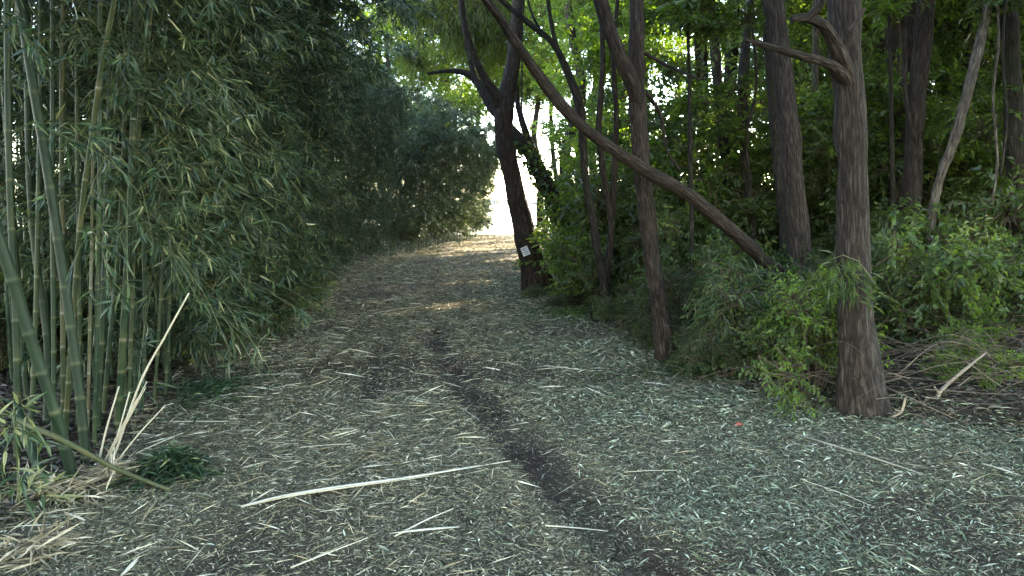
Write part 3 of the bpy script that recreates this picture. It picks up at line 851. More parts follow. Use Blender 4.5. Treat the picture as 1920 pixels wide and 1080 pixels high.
# the fallen culm and the splintered canes at the corner
cane("fallen_bamboo", "fallen grey-brown bamboo lying aslant in front of the thick culms", "bamboo", [at(20, 778, 4.0), at(60, 800, 3.95), at(123, 828, 3.9), gpt(230, 905, 0.03) * 0.5 + at(210, 868, 3.95) * 0.5, gpt(320, 925, 0.015)], 0.019, 0.66, mat=M_CULM)
SPL = [
    ("longest white splintered cane, pointing high up toward the path", [(205, 868), (262, 720), (310, 630), (354, 550)], 4.35, 4.15, 0.0075, 0.72),
    ("broad white splintered cane leaning in the middle of the broken cluster", [(190, 905), (215, 830), (250, 765), (276, 716)], 4.3, 4.2, 0.009, 0.8),
    ("white splinter standing most upright at the broken cluster's near-culm side", [(183, 880), (198, 810), (223, 725)], 4.35, 4.3, 0.0075, 0.75),
    ("thin pale splinter just inside the broad one", [(197, 890), (225, 800), (243, 735)], 4.3, 4.25, 0.006, 0.85),
    ("thin fawn splinter fanning lowest toward the path", [(200, 895), (255, 820), (310, 760)], 4.25, 4.1, 0.005, 0.8),
    ("short white upright stub at the foot of the broken canes", [(212, 930), (212, 885), (214, 840)], 4.1, 4.1, 0.009, 0.95),
    ("white peeled stub beside the thick culm's foot near the frame edge", [(46, 945), (56, 905), (52, 870)], 4.05, 4.1, 0.012, 0.95),
    ("second peeled stub leaning beside the first near the frame edge", [(62, 950), (60, 915), (66, 885)], 4.0, 4.05, 0.008, 0.9),
]
for lab, pts, d0, d1, r_, tn in SPL:
    ds = np.linspace(d0, d1, len(pts))
    P = [at(px, py, d) for (px, py), d in zip(pts, ds)]
    P[0][2] = max(hz(P[0][0], P[0][1]) - 0.01, -0.02)
    cane("splintered_cane", lab, "cane", P, r_, tn, split=r_ > 0.008, group="broken canes at the corner")

# unseen bamboo continuing the grove beside the viewer, added to cut skylight
for k in range(16):
    y = -9 + 0.85 * k
    if y < 4.2: place_bamboo(EDGE + INNER, -3.9 - random.uniform(0, 1.4) - (0.9 if y > 1 else 0), y, random.uniform(-.8, .8), random.uniform(.95, 1.15), "unseen grove bamboo added beside the viewer to cut skylight", "unseen bamboos added beside the viewer")

TALL = [bamboo_proto(260 + k, 8.0, random.uniform(1.3, 2.0), 0.024, 3.2, 1.1, 3, 15, 6, 0.3) for k in range(3)]  # leafy only above the view, added to shade the front culms
for k in range(13):
    y = 0.8 + 0.42 * k
    x = min(-3.1, -0.72 * y - 0.55) - random.uniform(0, 0.9)
    place_bamboo(TALL, x, y, random.uniform(-.5, .5), random.uniform(.95, 1.1), "unseen tall bamboo added overhead to shade the front culms", "unseen tall bamboos added for shade")

# the long split cane across the path and the other canes one can pick out
p = [gpt(452, 957, .02), gpt(530, 943, .03), gpt(620, 930, .035), gpt(780, 904, .03), gpt(958, 875, .035)]
cane("split_cane", "long white split bamboo cane lying across the middle of the path", "cane", p, 0.011, 0.78, split=True)
LOOSE = [
    ((320, 795), (450, 800), .010, .85, "straight pale cane lying off the grove's edge beyond the splintered canes"),
    ((860, 992), (730, 1010), .012, .85, "pale cane piece just in front of the long split cane"),
    ((740, 1012), (850, 962), .010, .8, "pale cane slanting up below the long split cane's middle"),
    ((1022, 998), (1140, 985), .010, .75, "straw-coloured cane lying right of the near track"),
    ((1020, 688), (1085, 699), .012, .95, "short white cane on brown soil near the slim tree"),
    ((1484, 815), (1760, 912), .016, .45, "long brownish cane in the leaf litter before the big tree"),
    ((700, 590), (785, 580), .014, .8, "pale cane far up the path, at the middle"),
    ((560, 610), (640, 600), .012, .7, "pale cane at the grove's edge, mid-distance"),
    ((775, 472), (865, 452), .020, .65, "fallen cane end sticking out of the far grove onto the path"),
    ((470, 705), (560, 706), .009, .8, "thin white straw lying level near the grove, mid-path"),
    ((375, 757), (445, 778), .009, .85, "short slanted straw above the straight pale cane"),
    ((1170, 892), (1270, 890), .008, .6, "thin level straw to the side of the dark track"),
    ((545, 1068), (690, 1020), .009, .75, "straw slanting at the bottom edge, centre-left"),
    ((230, 1078), (262, 1048), .014, .9, "stubby white cane piece at the very bottom edge near the corner"),
    ((160, 985), (120, 972), .012, .85, "short white piece below the culms' feet"),
    ((255, 860), (345, 822), .010, .8, "cane propped over the green sprig heap"),
    ((660, 840), (560, 850), .007, .7, "thin level straw above the long cane's middle"),
    ((1500, 905), (1640, 960), .006, .75, "thin straw in the pale leaves, bottom right"),
    ((1840, 880), (1915, 905), .012, .8, "pale cane piece at the frame's right edge"),
    ((855, 760), (900, 790), .006, .8, "tiny straw across the dark track's upper part"),
]
for (a, b, r_, tn, lab) in LOOSE:
    A, B = gpt(*a, .02), gpt(*b, .028)
    mid = (A + B) / 2 + np.array([random.uniform(-.008, .008), random.uniform(-.008, .008), 0.006])
    cane("cane_piece", lab, "cane", [A, mid, B], r_ * 0.42, tn, split=r_ >= 0.012, group="loose canes on the path")


# ------------------------------------------------------------------ broad-leaved foliage prototypes
def crown_mesh(seed, blobs, nspray, nleaf, lL, lW, mats, slen=0.45, flat=0.6, droop=0.25, tm=0.45, stems=None, hang=0.0, rich=False):
    r = np.random.default_rng(seed)
    bl = np.array([b[0] for b in blobs], float); br = np.array([b[1] for b in blobs], float)
    if br.ndim == 1: br = np.repeat(br[:, None], 3, 1)
    wgt = np.prod(br, 1) ** 0.75; wgt /= wgt.sum()
    bi = r.choice(len(bl), nspray, p=wgt)
    u = unit(r.normal(size=(nspray, 3))); rad = r.random(nspray)[:, None] ** 0.42
    c = bl[bi] + u * rad * br[bi]
    sd = unit(u * 0.9 + r.normal(size=(nspray, 3)) * 0.6 + np.array([0, 0, 0.05 - hang]))
    sd[:, 2] *= (1 - 0.4 * flat) ; sd = unit(sd)
    L = slen * (0.6 + 0.8 * r.random((nspray, 1)))
    A = c - sd * L * 0.5; B = c + sd * L * 0.5 - np.array([0, 0, 1]) * L * 0.12
    g = Geo()
    tt = np.linspace(0.12, 1.0, nleaf)[None, :, None]
    base = A[:, None, :] * (1 - tt) + B[:, None, :] * tt
    N0 = unit(r.normal(size=(nspray, 3)) * (1 - flat) + np.array([0, 0, 1.0]))
    X0 = unit(np.cross(sd, N0))
    sgn = np.where(np.arange(nleaf) % 2 == 0, 1.0, -1.0)[None, :, None]
    D = sd[:, None, :] * 0.55 + X0[:, None, :] * sgn * 0.8 + r.normal(size=(nspray, nleaf, 3)) * 0.28 + np.array([0, 0, -droop])
    N = N0[:, None, :] + r.normal(size=(nspray, nleaf, 3)) * 0.35
    n = nspray * nleaf
    sp_t = np.repeat(r.normal(tm, 0.18, nspray), nleaf)
    leaf_geo(g, base.reshape(-1, 3), D.reshape(-1, 3), N.reshape(-1, 3), lL * (0.55 + 0.7 * r.random(n)), lW * (0.6 + 0.6 * r.random(n)),
             np.clip(sp_t + r.normal(0, 0.12, n), 0, 1), 0, rich, 0.12)
    segs_geo(g, A, B, 0.004, 0.0018, 1, 0.4)
    # twigs joining the sprays to the heart of their clump
    hub = bl[bi] * 0.75 + c * 0.25
    segs_geo(g, hub, A, 0.009, 0.004, 1, 0.3)
    if stems is not None:
        for pth, rad_ in stems: tube(g, np.array(pth), np.array(rad_), 6, 1, 0.35, n_per=4, seed=seed)
    return g.mesh("crown", mats)


def blob_set(r, n, R_, H, rb):
    out = []
    for k in range(n):
        a = r.random() * 6.283; q = math.sqrt(r.random()) * R_
        out.append(((q * math.cos(a), q * math.sin(a), (r.random() - 0.5) * H), (rb * (0.6 + 0.7 * r.random()), rb * (0.6 + 0.7 * r.random()), rb * (0.35 + 0.45 * r.random()))))
    return out


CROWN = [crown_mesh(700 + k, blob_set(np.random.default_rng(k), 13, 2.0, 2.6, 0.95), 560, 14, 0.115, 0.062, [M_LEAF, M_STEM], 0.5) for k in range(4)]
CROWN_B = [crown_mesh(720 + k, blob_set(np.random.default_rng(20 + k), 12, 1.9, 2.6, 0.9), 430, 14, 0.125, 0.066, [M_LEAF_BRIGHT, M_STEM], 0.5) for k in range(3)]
CROWN_N = [crown_mesh(740 + k, blob_set(np.random.default_rng(40 + k), 11, 1.7, 1.8, 0.8), 520, 12, 0.13, 0.020, [M_LEAF_HANG, M_STEM], 0.55, 0.1, 0.8, hang=0.9) for k in range(3)]


CLUMP_B = [crown_mesh(760 + k, blob_set(np.random.default_rng(60 + k), 6, 0.55, 0.7, 0.32), 60, 11, 0.12, 0.07, [M_LEAF_BRIGHT, M_STEM], 0.45, 0.75, rich=True) for k in range(3)]
CLUMP = [crown_mesh(770 + k, blob_set(np.random.default_rng(70 + k), 6, 0.55, 0.7, 0.32), 60, 11, 0.12, 0.065, [M_LEAF, M_STEM], 0.45, 0.7, rich=True) for k in range(3)]
CLUMP_N = [crown_mesh(780 + k, blob_set(np.random.default_rng(80 + k), 9, 0.9, 0.7, 0.5), 190, 11, 0.17, 0.026, [M_LEAF_HANG, M_STEM], 0.6, 0.1, 0.9, hang=1.2) for k in range(3)]


def sapling_mesh(seed, H, n, leafmat, lL, lW, nlf=12, rr=0.55):
    r = np.random.default_rng(seed)
    bl = []
    for k in range(int(H * 4)):
        z = H * (0.25 + 0.75 * k / (H * 4)); a = k * 2.4
        q = rr * (1.1 - 0.6 * z / H)
        bl.append(((q * math.cos(a), q * math.sin(a), z), (rr * 0.7, rr * 0.7, rr * 0.35)))
    return crown_mesh(seed, bl, n, nlf, lL, lW, [leafmat, M_STEM], 0.36, stems=[([(0, 0, 0), (0.05, 0.03, H * .5), (0, 0.05, H * 0.97)], (0.018, 0.012, 0.004))])


def bush_mesh(seed, rad, H, n, leafmat, lL, lW, nlf=12, nst=9, droop=0.3, rich=False, hang=0.0):
    r = np.random.default_rng(seed)
    bl, st = [], []
    for k in range(nst):
        a = r.random() * 6.283; q = rad * (0.25 + 0.75 * r.random())
        z = H * (0.35 + 0.6 * r.random()) * (1.1 - 0.5 * q / rad)
        e = np.array([q * math.cos(a), q * math.sin(a), z])
        bl.append((e, (rad * 0.42, rad * 0.42, H * 0.26)))
        st.append(([(0.1 * e[0], 0.1 * e[1], -0.03), (0.45 * e[0], 0.45 * e[1], 0.62 * z), e], (0.009, 0.006, 0.003)))
    return crown_mesh(seed, bl, n, nlf, lL, lW, [leafmat, M_STEM], 0.3, 0.4, droop, stems=st, rich=rich, hang=hang)


SAP = [sapling_mesh(800 + k, 3.2, 260, M_LEAF, 0.10, 0.055) for k in range(3)] + [sapling_mesh(810 + k, 3.0, 230, M_LEAF_BRIGHT, 0.10, 0.055) for k in range(2)]
BUSH = [bush_mesh(820 + k, 0.8, 1.2, 300, M_LEAF, 0.075, 0.040) for k in range(3)]
BUSH_B = [bush_mesh(830 + k, 0.7, 1.1, 300, M_LEAF_BRIGHT, 0.06, 0.030, 14) for k in range(3)]
BUSH_N = [bush_mesh(840 + k, 0.7, 1.1, 330, M_LEAF_NARROW, 0.115, 0.017, 11, 10, 0.6, hang=0.3) for k in range(3)]

# ------------------------------------------------------------------ trees the photograph shows one by one
def crown_part(root, base, meshes, world_pt, scale, rz=None):
    o = obj("crown", random.choice(meshes), root, tuple(np.array(world_pt) - base), (random.uniform(-.2, .2), random.uniform(-.2, .2), random.uniform(0, 6.28) if rz is None else rz), scale, kind="stuff")
    return o


def pix_path(pts):
    """(px,py,depth,width px) -> points and radii"""
    P = np.array([at(a, b, d) for a, b, d, w in pts]); r = np.array([w / 2 * d / F for a, b, d, w in pts])
    return P, r


def tree(name, label, pts, mat, limbs=(), crowns=(), top=None, group=None, rough=0.09, sides=22, ground=True, flare=0.38, n_per=16):
    """pts: trunk pixel path from the foot; limbs: list of pixel paths; crowns: (meshes, dx, dy, z, scale) about the trunk's top"""
    P, r = pix_path(pts)
    if ground:
        P[0][2] = hz(P[0][0], P[0][1]) - 0.05
    if top:   # carry the trunk on above the frame
        dv = unit((P[-1] - P[-2])[None])[0]; dv = unit((dv + [0, 0, 0.8])[None])[0]
        n = 3
        ext = np.array([P[-1] + dv * (top - P[-1][2]) * (k + 1) / n for k in range(n)])
        P = np.concatenate([P, ext]); r = np.concatenate([r, r[-1] * np.array([0.85, 0.65, 0.4])])
    base = P[0].copy()
    t = thing(name, label, "tree", base, 0, group)
    g = Geo(); seed = random.randint(1, 60)
    tube(g, P - base, r, sides, 0, rough=rough, seed=seed, n_per=n_per, flare=flare if ground else 0)
    obj("trunk", g.mesh("trunk", [mat], True), t)
    for lp in limbs:
        Pl, rl = pix_path(lp)
        g = Geo(); tube(g, Pl - base, rl, max(10, sides // 2), 0, rough=rough, seed=random.randint(1, 60), n_per=10)
        obj("limb", g.mesh("limb", [mat], True), t)
    for meshes, dx, dy, z, sc in crowns:
        crown_part(t, base, meshes, (P[-1][0] + dx, P[-1][1] + dy, z), sc)
        c = np.array([P[-1][0] + dx, P[-1][1] + dy, z]); s_ = P[-2]
        g = Geo(); tube(g, np.array([s_, (s_ + c) / 2 + [0, 0, .25], c]) - base, [r[-1] * .9, r[-1] * .6, r[-1] * .25], 7, 0, rough=0.06, seed=3, n_per=5)
        obj("limb", g.mesh("limb", [mat], True), t)
    return t, base


# big tree at the right
big, big_b = tree("old_tree", "stout straight tree with fissured grey-brown bark, nearest the path at right",
     [(1618, 790, 5.55, 74), (1606, 640, 5.55, 62), (1600, 500, 5.55, 57), (1597, 300, 5.55, 54), (1588, 150, 5.55, 52), (1582, 0, 5.55, 50), (1575, -120, 5.55, 46)], M_BARK,
     limbs=[[(1590, 150, 5.5, 36), (1572, 100, 5.35, 28), (1545, 50, 5.2, 20), (1515, 34, 5.1, 17), (1485, 36, 5.05, 12)],
            [(1512, 36, 5.1, 15), (1535, 12, 5.05, 15), (1552, -25, 5.0, 14), (1556, -90, 4.95, 11)],
            [(1585, 145, 5.5, 30), (1550, 118, 5.3, 16), (1500, 104, 5.2, 14), (1450, 90, 5.1, 11), (1397, 74, 5.0, 8)],
            [(1590, 60, 5.28, 7), (1606, 40, 5.28, 7), (1622, 15, 5.25, 7)]],
     crowns=[(CROWN, 1.4, 2.4, 8.4, 1.2), (CROWN, 3.0, 1.0, 8.6, 1.2)], top=8.0, rough=0.10, sides=44, n_per=30)

tree("leaning_tree", "pinkish brown trunk straight behind the stout tree's side, slightly leaning, second from it",
     [(1506, 560, 8.3, 44), (1500, 470, 8.3, 39), (1490, 380, 8.3, 37), (1478, 220, 8.3, 36), (1458, 60, 8.3, 35), (1445, -60, 8.3, 33)], M_BARK,
     crowns=[(CROWN, 0.5, 1.0, 8.6, 1.3), (CROWN_B, -0.6, -0.4, 7.9, 1.1)], top=9, sides=30, n_per=22)
tree("slim_tree", "slim dark-brown forked tree standing alone at the path's edge",
     [(1252, 684, 7.35, 36), (1240, 600, 7.35, 30), (1222, 480, 7.35, 30), (1208, 360, 7.4, 32), (1198, 250, 7.4, 30), (1194, 150, 7.4, 29), (1194, 40, 7.4, 27), (1196, -80, 7.4, 25)], M_BARK_RED,
     limbs=[[(1199, 200, 7.4, 26), (1182, 150, 7.35, 28), (1160, 105, 7.3, 28), (1138, 40, 7.25, 26), (1118, -30, 7.2, 24), (1105, -110, 7.15, 20)],
            [(1210, 100, 7.4, 8), (1255, 125, 7.2, 6), (1310, 148, 7.0, 4)],
            [(1210, 170, 7.4, 8), (1238, 215, 7.5, 6), (1250, 280, 7.6, 5), (1275, 320, 7.7, 4)]],
     crowns=[(CROWN, 0.8, 0.6, 8.0, 1.15), (CROWN_B, -0.2, 2.2, 7.4, 1.0)], top=8.5, sides=30, n_per=22)
tree("slanting_tree", "long curved trunk slanting over the path in front of the slim tree",
     [(1560, 640, 8.7, 30), (1475, 530, 8.25, 27), (1430, 486, 7.9, 25), (1335, 400, 7.4, 24), (1285, 362, 7.2, 23), (1232, 332, 7.05, 24), (1150, 281, 6.85, 22), (1100, 243, 6.78, 20), (1052, 196, 6.7, 21), (978, 95, 6.6, 18), (935, 30, 6.5, 16), (895, -20, 6.4, 14), (840, -90, 6.3, 11)], M_BARK_RED,
     limbs=[[(1075, 215, 6.72, 10), (1035, 185, 6.75, 9), (1010, 155, 6.8, 6)]], rough=0.12, sides=26, n_per=18)
fork, fork_b = tree("forked_tree", "leaning forked tree by the path bearing a small tilted plate",
     [(1012, 548, 13.4, 50), (1000, 500, 13.4, 40), (985, 440, 13.4, 36), (964, 350, 13.4, 33), (948, 270, 13.4, 33), (945, 215, 13.4, 34), (955, 150, 13.4, 28), (965, 90, 13.4, 24), (972, 10, 13.4, 22), (978, -60, 13.4, 20)], M_BARK_RED,
     limbs=[[(944, 225, 13.4, 26), (930, 180, 13.3, 20), (908, 145, 13.2, 16), (885, 95, 13.1, 13), (868, 30, 13.0, 11), (860, -60, 12.9, 9)]],
     crowns=[(CROWN_N, -0.6, 0.4, 6.6, 1.1), (CROWN_N, 0.8, 0.0, 7.4, 1.1)], top=7.2, sides=30, n_per=20)
for (px_, py_, d, sc) in [(790, 20, 16, 1.0), (850, 40, 15.5, 1.0), (905, 30, 16.5, .9), (830, 90, 17.5, .9), (890, 95, 17.2, .8), (800, -50, 15.0, 1.0), (935, 0, 14.6, .8)]:
    crown_part(fork, fork_b, CLUMP_N, at(px_, py_, d), sc)
tree("ivy_tree", "dark ivy-clad tree leaning behind the forked one, its branch reaching over the bamboo",
     [(1098, 552, 14.6, 40), (1080, 480, 14.6, 34), (1062, 430, 14.6, 31), (1045, 385, 14.6, 28), (1012, 325, 14.6, 25), (985, 275, 14.6, 22), (950, 235, 14.7, 19), (918, 195, 14.8, 17), (893, 152, 14.9, 15), (872, 137, 14.9, 11), (838, 133, 14.9, 8), (803, 138, 14.9, 5)], M_BARK_DARK,
     limbs=[[(1056, 415, 14.6, 22), (1035, 360, 14.6, 17), (1008, 300, 14.6, 15), (985, 245, 14.6, 13), (970, 190, 14.6, 10), (962, 120, 14.6, 8)],
            [(893, 152, 14.9, 11), (880, 110, 15, 9), (872, 60, 15, 7), (875, 0, 15, 5)]], sides=20)
tree("crooked_tree", "thin dark tree at the wood's edge whose crooked top bends over to the forked tree",
     [(1140, 608, 9.9, 18), (1134, 540, 9.9, 15), (1120, 470, 9.9, 14), (1110, 400, 9.95, 14), (1097, 330, 10, 14), (1092, 250, 10, 16), (1085, 190, 10, 17), (1062, 130, 10, 13), (1035, 80, 10, 11), (985, 38, 10, 10), (945, 5, 10, 9), (915, -30, 10, 7)], M_BARK_DARK,
     limbs=[[(1062, 132, 10, 9), (1042, 80, 10, 8), (1030, 20, 10, 7), (1022, -60, 10, 6)], [(1015, 60, 10, 5), (995, 20, 10, 4), (985, -30, 10, 3)]], sides=16)
tree("twin_stem_tree", "thin twin stem rising close behind the crooked dark tree",
     [(1128, 600, 10.4, 14), (1140, 500, 10.4, 12), (1146, 420, 10.4, 12), (1132, 330, 10.4, 12), (1123, 240, 10.4, 11), (1130, 120, 10.4, 10), (1126, 0, 10.4, 9), (1120, -80, 10.4, 8)], M_BARK_RED,
     limbs=[[(1146, 430, 10.4, 10), (1152, 330, 10.4, 12), (1156, 220, 10.4, 10), (1150, 110, 10.4, 8), (1160, -20, 10.4, 7)]], sides=14,
     crowns=[(CROWN_B, 0.0, 0.8, 6.4, 0.8)], top=6.5)
tree("vine_tree", "dark reddish vine-wrapped stem just left of the pinkish brown trunk",
     [(1490, 560, 9.2, 30), (1476, 440, 9.2, 26), (1462, 320, 9.2, 22), (1450, 190, 9.2, 20), (1440, 60, 9.2, 18), (1432, -60, 9.2, 16)], M_BARK_DARK, sides=16,
     crowns=[(CROWN, -0.4, 0.5, 7.5, 1.0)], top=7.5)
tree("slender_tree", "slender dark stem, second left of the pinkish brown trunk",
     [(1412, 520, 10.5, 13), (1410, 430, 10.5, 13), (1400, 330, 10.5, 17), (1392, 220, 10.5, 20), (1396, 110, 10.5, 18), (1408, -20, 10.5, 16), (1412, -90, 10.5, 14)], M_BARK_DARK, sides=14,
     crowns=[(CROWN, 0.2, 1.2, 7.2, 1.0)], top=7.5)
tree("slender_tree", "slender grey stem halfway between the slim forked tree and the pinkish trunk",
     [(1378, 520, 12, 20), (1366, 360, 12, 20), (1352, 220, 12, 20), (1340, 90, 12, 18), (1330, -60, 12, 15)], M_BARK, sides=14,
     crowns=[(CROWN_B, -0.2, 1.2, 7.6, 1.1)], top=8)
tree("pale_tree", "thin pale stem showing between the pinkish trunk and the stout tree",
     [(1538, 440, 13, 12), (1512, 310, 13, 13), (1526, 200, 13, 12), (1530, 80, 13, 11), (1528, -60, 13, 10)], M_BARK_PALE, sides=12, limbs=[[(1520, 250, 13, 9), (1535, 320, 13, 8), (1548, 400, 13, 8)]])
tree("straight_tree", "straight brown tree standing back from the stout tree on its far side",
     [(1706, 470, 9.5, 36), (1708, 400, 9.5, 33), (1712, 300, 9.5, 31), (1720, 180, 9.5, 31), (1732, 60, 9.5, 30), (1742, -60, 9.5, 28)], M_BARK, sides=24,
     limbs=[[(1712, 260, 9.4, 9), (1698, 180, 9.4, 8), (1696, 80, 9.4, 7), (1690, -30, 9.4, 6)]], crowns=[(CROWN, 0.4, 1.0, 8.6, 1.3)], top=9)
tree("leaning_sapling", "thin greyish tree leaning to the right behind the brush",
     [(1738, 430, 8.6, 13), (1752, 380, 8.6, 15), (1790, 260, 8.6, 17), (1822, 140, 8.6, 17), (1846, 40, 8.6, 16), (1862, -60, 8.6, 15)], M_BARK_PALE, sides=16,
     crowns=[(CROWN_B, 0.6, 1.6, 8.0, 1.0)], top=7.6)
tree("edge_tree", "dim trunk hung with vines at the frame's right edge",
     [(1910, 520, 9.0, 40), (1908, 380, 9, 36), (1902, 240, 9, 32), (1896, 100, 9, 30), (1890, -60, 9, 28)], M_BARK_DARK, sides=16,
     crowns=[(CROWN, 0.4, 0.6, 7.6, 1.2)], top=8)

for lab_, mm, spots in [("young maple-like tree with glowing yellow-green leaves beside the straight brown tree", CLUMP_B, [(1668, -5, 9.0, .75), (1690, 120, 10.6, .6), (1790, -15, 10.6, .8)]),
                        ("dim leafy tree shading the frame's right edge above the vines", CLUMP, [(1925, 130, 9.8, .7), (1905, -30, 8.4, .7)]),
                        ("leafy tree hanging over the slender stems from above", CLUMP, [(1290, 5, 8.6, .8), (1360, 0, 8.8, .9), (1240, 0, 9.0, .8)])]:
    t_, b_ = tree("young_tree", lab_, [(spots[0][0] + 12, 560, spots[0][2] + .5, 9), (spots[0][0] + 5, 300, spots[0][2] + .4, 8), (spots[0][0], 60, spots[0][2] + .2, 6), (spots[0][0] - 4, -60, spots[0][2], 4)], M_BARK_DARK, sides=10, flare=.1, rough=.08)
    for (a_, c_, d_, s_) in spots: crown_part(t_, b_, mm, at(a_, c_, d_), s_)
# ivy on the dark leaning tree
g = Geo(); r = np.random.default_rng(5)
ctrl = np.array([at(1090, 535, 14.55), at(1062, 430, 14.55), at(1045, 385, 14.55), at(1012, 325, 14.55), at(975, 262, 14.55)])
k = 900; tt = r.random(k) * 4; ii = tt.astype(int); ff = (tt - ii)[:, None]
P = ctrl[ii] * (1 - ff) + ctrl[np.minimum(ii + 1, 4)] * ff
nrm = unit(r.normal(size=(k, 3)) * [1, 1, .4]); P = P + nrm * (0.13 + 0.10 * r.random((k, 1)))
b0 = ctrl[0].copy()
leaf_geo(g, P - b0, unit(r.normal(size=(k, 3)) * .6 + [0, 0, -.7]), nrm + [0, 0, .3], 0.11, 0.085, np.clip(r.normal(.3, .2, k), 0, 1))
t = obj("ivy", g.mesh("ivy", [M_LEAF]), None, b0, kind="stuff", label="ivy clothing the dark leaning trunk behind the forked tree", cat="ivy")

# small tilted plate on the forked tree
def box_geo(g, c, ax, ay, az, sx, sy, sz, tint=.5, mat=0):
    V = [c + ax * sx * i + ay * sy * j + az * sz * k for i in (-1, 1) for j in (-1, 1) for k in (-1, 1)]
    g.add(np.array(V), None, [[0, 1, 3, 2], [4, 6, 7, 5], [0, 4, 5, 1], [2, 3, 7, 6], [0, 2, 6, 4], [1, 5, 7, 3]], mat, tint)
pc = at(985, 471, 13.10)
ang = R(-24)
axx = np.array([math.cos(ang), -0.1, math.sin(ang) * -1]); axx = unit(axx[None])[0]
ayn = np.array([0.1, -1.0, 0.1]); ayn = unit((ayn - axx * np.dot(ayn, axx))[None])[0]; azz = np.cross(axx, ayn)
g = Geo(); box_geo(g, np.zeros(3), axx, ayn, azz, 0.064, 0.004, 0.078)
sg = obj("plate", g.mesh("plate", [plain("plate_white", (0.62, 0.64, 0.70), 0.4)]), None, pc, label="small white plate nailed askew on the forked tree", cat="sign")
g = Geo()
for dz, w in ((0.045, .045), (0.012, .052), (-0.02, .04), (-0.05, .048)):
    box_geo(g, azz * dz + ayn * 0.0055, axx, ayn, azz, w, 0.001, 0.006)
obj("print", g.mesh("plate_print", [plain("plate_ink", (0.08, 0.08, 0.10), 0.6)]), sg, kind="stuff")
g = Geo()
tube(g, np.array([[0, 0, 0], ayn * .012]), [0.006, 0.006], 6); obj("nail", g.mesh("nail", [plain("nail_steel", (0.2, 0.2, 0.2), 0.4)]), sg, tuple(azz * 0.08))
g = Geo()

# hanging vines
def vine(lab, pts, w, d, mat=M_BARK_DARK):
    P = np.array([at(a, b, d) for a, b in pts]); base = P[0].copy()
    g = Geo(); tube(g, P - base, np.full(len(P), w / 2 * d / F), 6, 0, n_per=8, seed=4)
    obj("hanging_vine", g.mesh("vine", [mat], True), None, base, label=lab, cat="vine", group="vines hanging in the wood")
vine("thin black vine hanging straight down beside the forked tree", [(981, -60), (980, 40), (979, 110), (978, 215)], 3, 12.2)
vine("vine dangling at the frame's right edge, paler one", [(1868, -40), (1872, 80), (1862, 180), (1870, 300), (1860, 380)], 5, 8.4, M_BARK_PALE)
vine("vine dangling at the frame's right edge, darker one", [(1890, -40), (1880, 100), (1888, 220), (1876, 330)], 5, 8.2)
vine("thin vine looping down the slim forked tree", [(1188, 300), (1202, 335), (1225, 380), (1232, 440), (1226, 520)], 4, 7.1)
vine("vine running down beside the vine-wrapped stem", [(1405, -40), (1412, 60), (1418, 160), (1400, 260), (1408, 340)], 5, 9.8, M_BARK_RED)
vine("short black vine curled at the crooked dark tree's foot", [(1124, 540), (1108, 570), (1112, 600), (1128, 600)], 4, 9.7)

LAND = [(925, "the water gap"), (985, "the forked tree"), (1095, "the crooked dark tree"), (1205, "the slim forked tree"), (1350, "the grey slender stem"), (1475, "the pinkish brown trunk"),
        (1597, "the stout tree"), (1712, "the straight brown tree"), (1800, "the leaning thin tree"), (1902, "the vine-hung edge tree")]


def where(x, d):
    px_ = 960 + x / (d * 1.006) * F
    dep = "close" if d < 13.5 else ("midway back" if d < 21 else "far back")
    for (a, na), (b, nb) in zip(LAND[:-1], LAND[1:]):
        if a <= px_ < b: return f"{dep} between {na} and {nb}"
    return f"{dep} out past {LAND[-1][1]}" if px_ >= LAND[-1][0] else f"{dep} beside {LAND[0][1]}"


# ------------------------------------------------------------------ the wood behind
TRUNKS = []
for k in range(6):
    g = Geo(); r = np.random.default_rng(k)
    H = 9.0
    pts = np.stack([np.cumsum(r.normal(0, .16, 7)), np.cumsum(r.normal(0, .16, 7)), np.linspace(-0.1, H, 7)], 1); pts[:, :2] -= pts[0, :2]
    tube(g, pts, np.linspace(1, 0.45, 7) * (0.11 + 0.03 * (k % 3)), 12, 0, rough=0.10, seed=k, n_per=8, flare=0.3)
    TRUNKS.append((g.mesh("wood_trunk", [(M_BARK, M_BARK_DARK, M_BARK_RED)[k % 3]], True), pts))
G_WOOD = "trees in the wood behind"


def wood_tree(x, y, label, sc=1.0, crowns=3, meshes=CROWN, zlow=3.2, group=G_WOOD, csc=1.0):
    me, pts = random.choice(TRUNKS)
    t = thing("wood_tree", label, "tree", (x, y, min(hz(x, y), 0.1) - 0.03), random.uniform(0, 6.28), group, sc)
    obj("trunk", me, t)
    for c in range(crowns):
        z = zlow + (9.2 - zlow) * (c + random.uniform(.1, .7)) / crowns
        k = np.interp(z, pts[:, 2], pts[:, 0]), np.interp(z, pts[:, 2], pts[:, 1])
        a = random.uniform(0, 6.28); q = random.uniform(.2, 1.2)
        obj("crown", random.choice(meshes), t, (k[0] + q * math.cos(a), k[1] + q * math.sin(a), z), (random.uniform(-.3, .3), random.uniform(-.3, .3), random.uniform(0, 6.28)), random.uniform(.8, 1.15) * csc, kind="stuff")
    return t


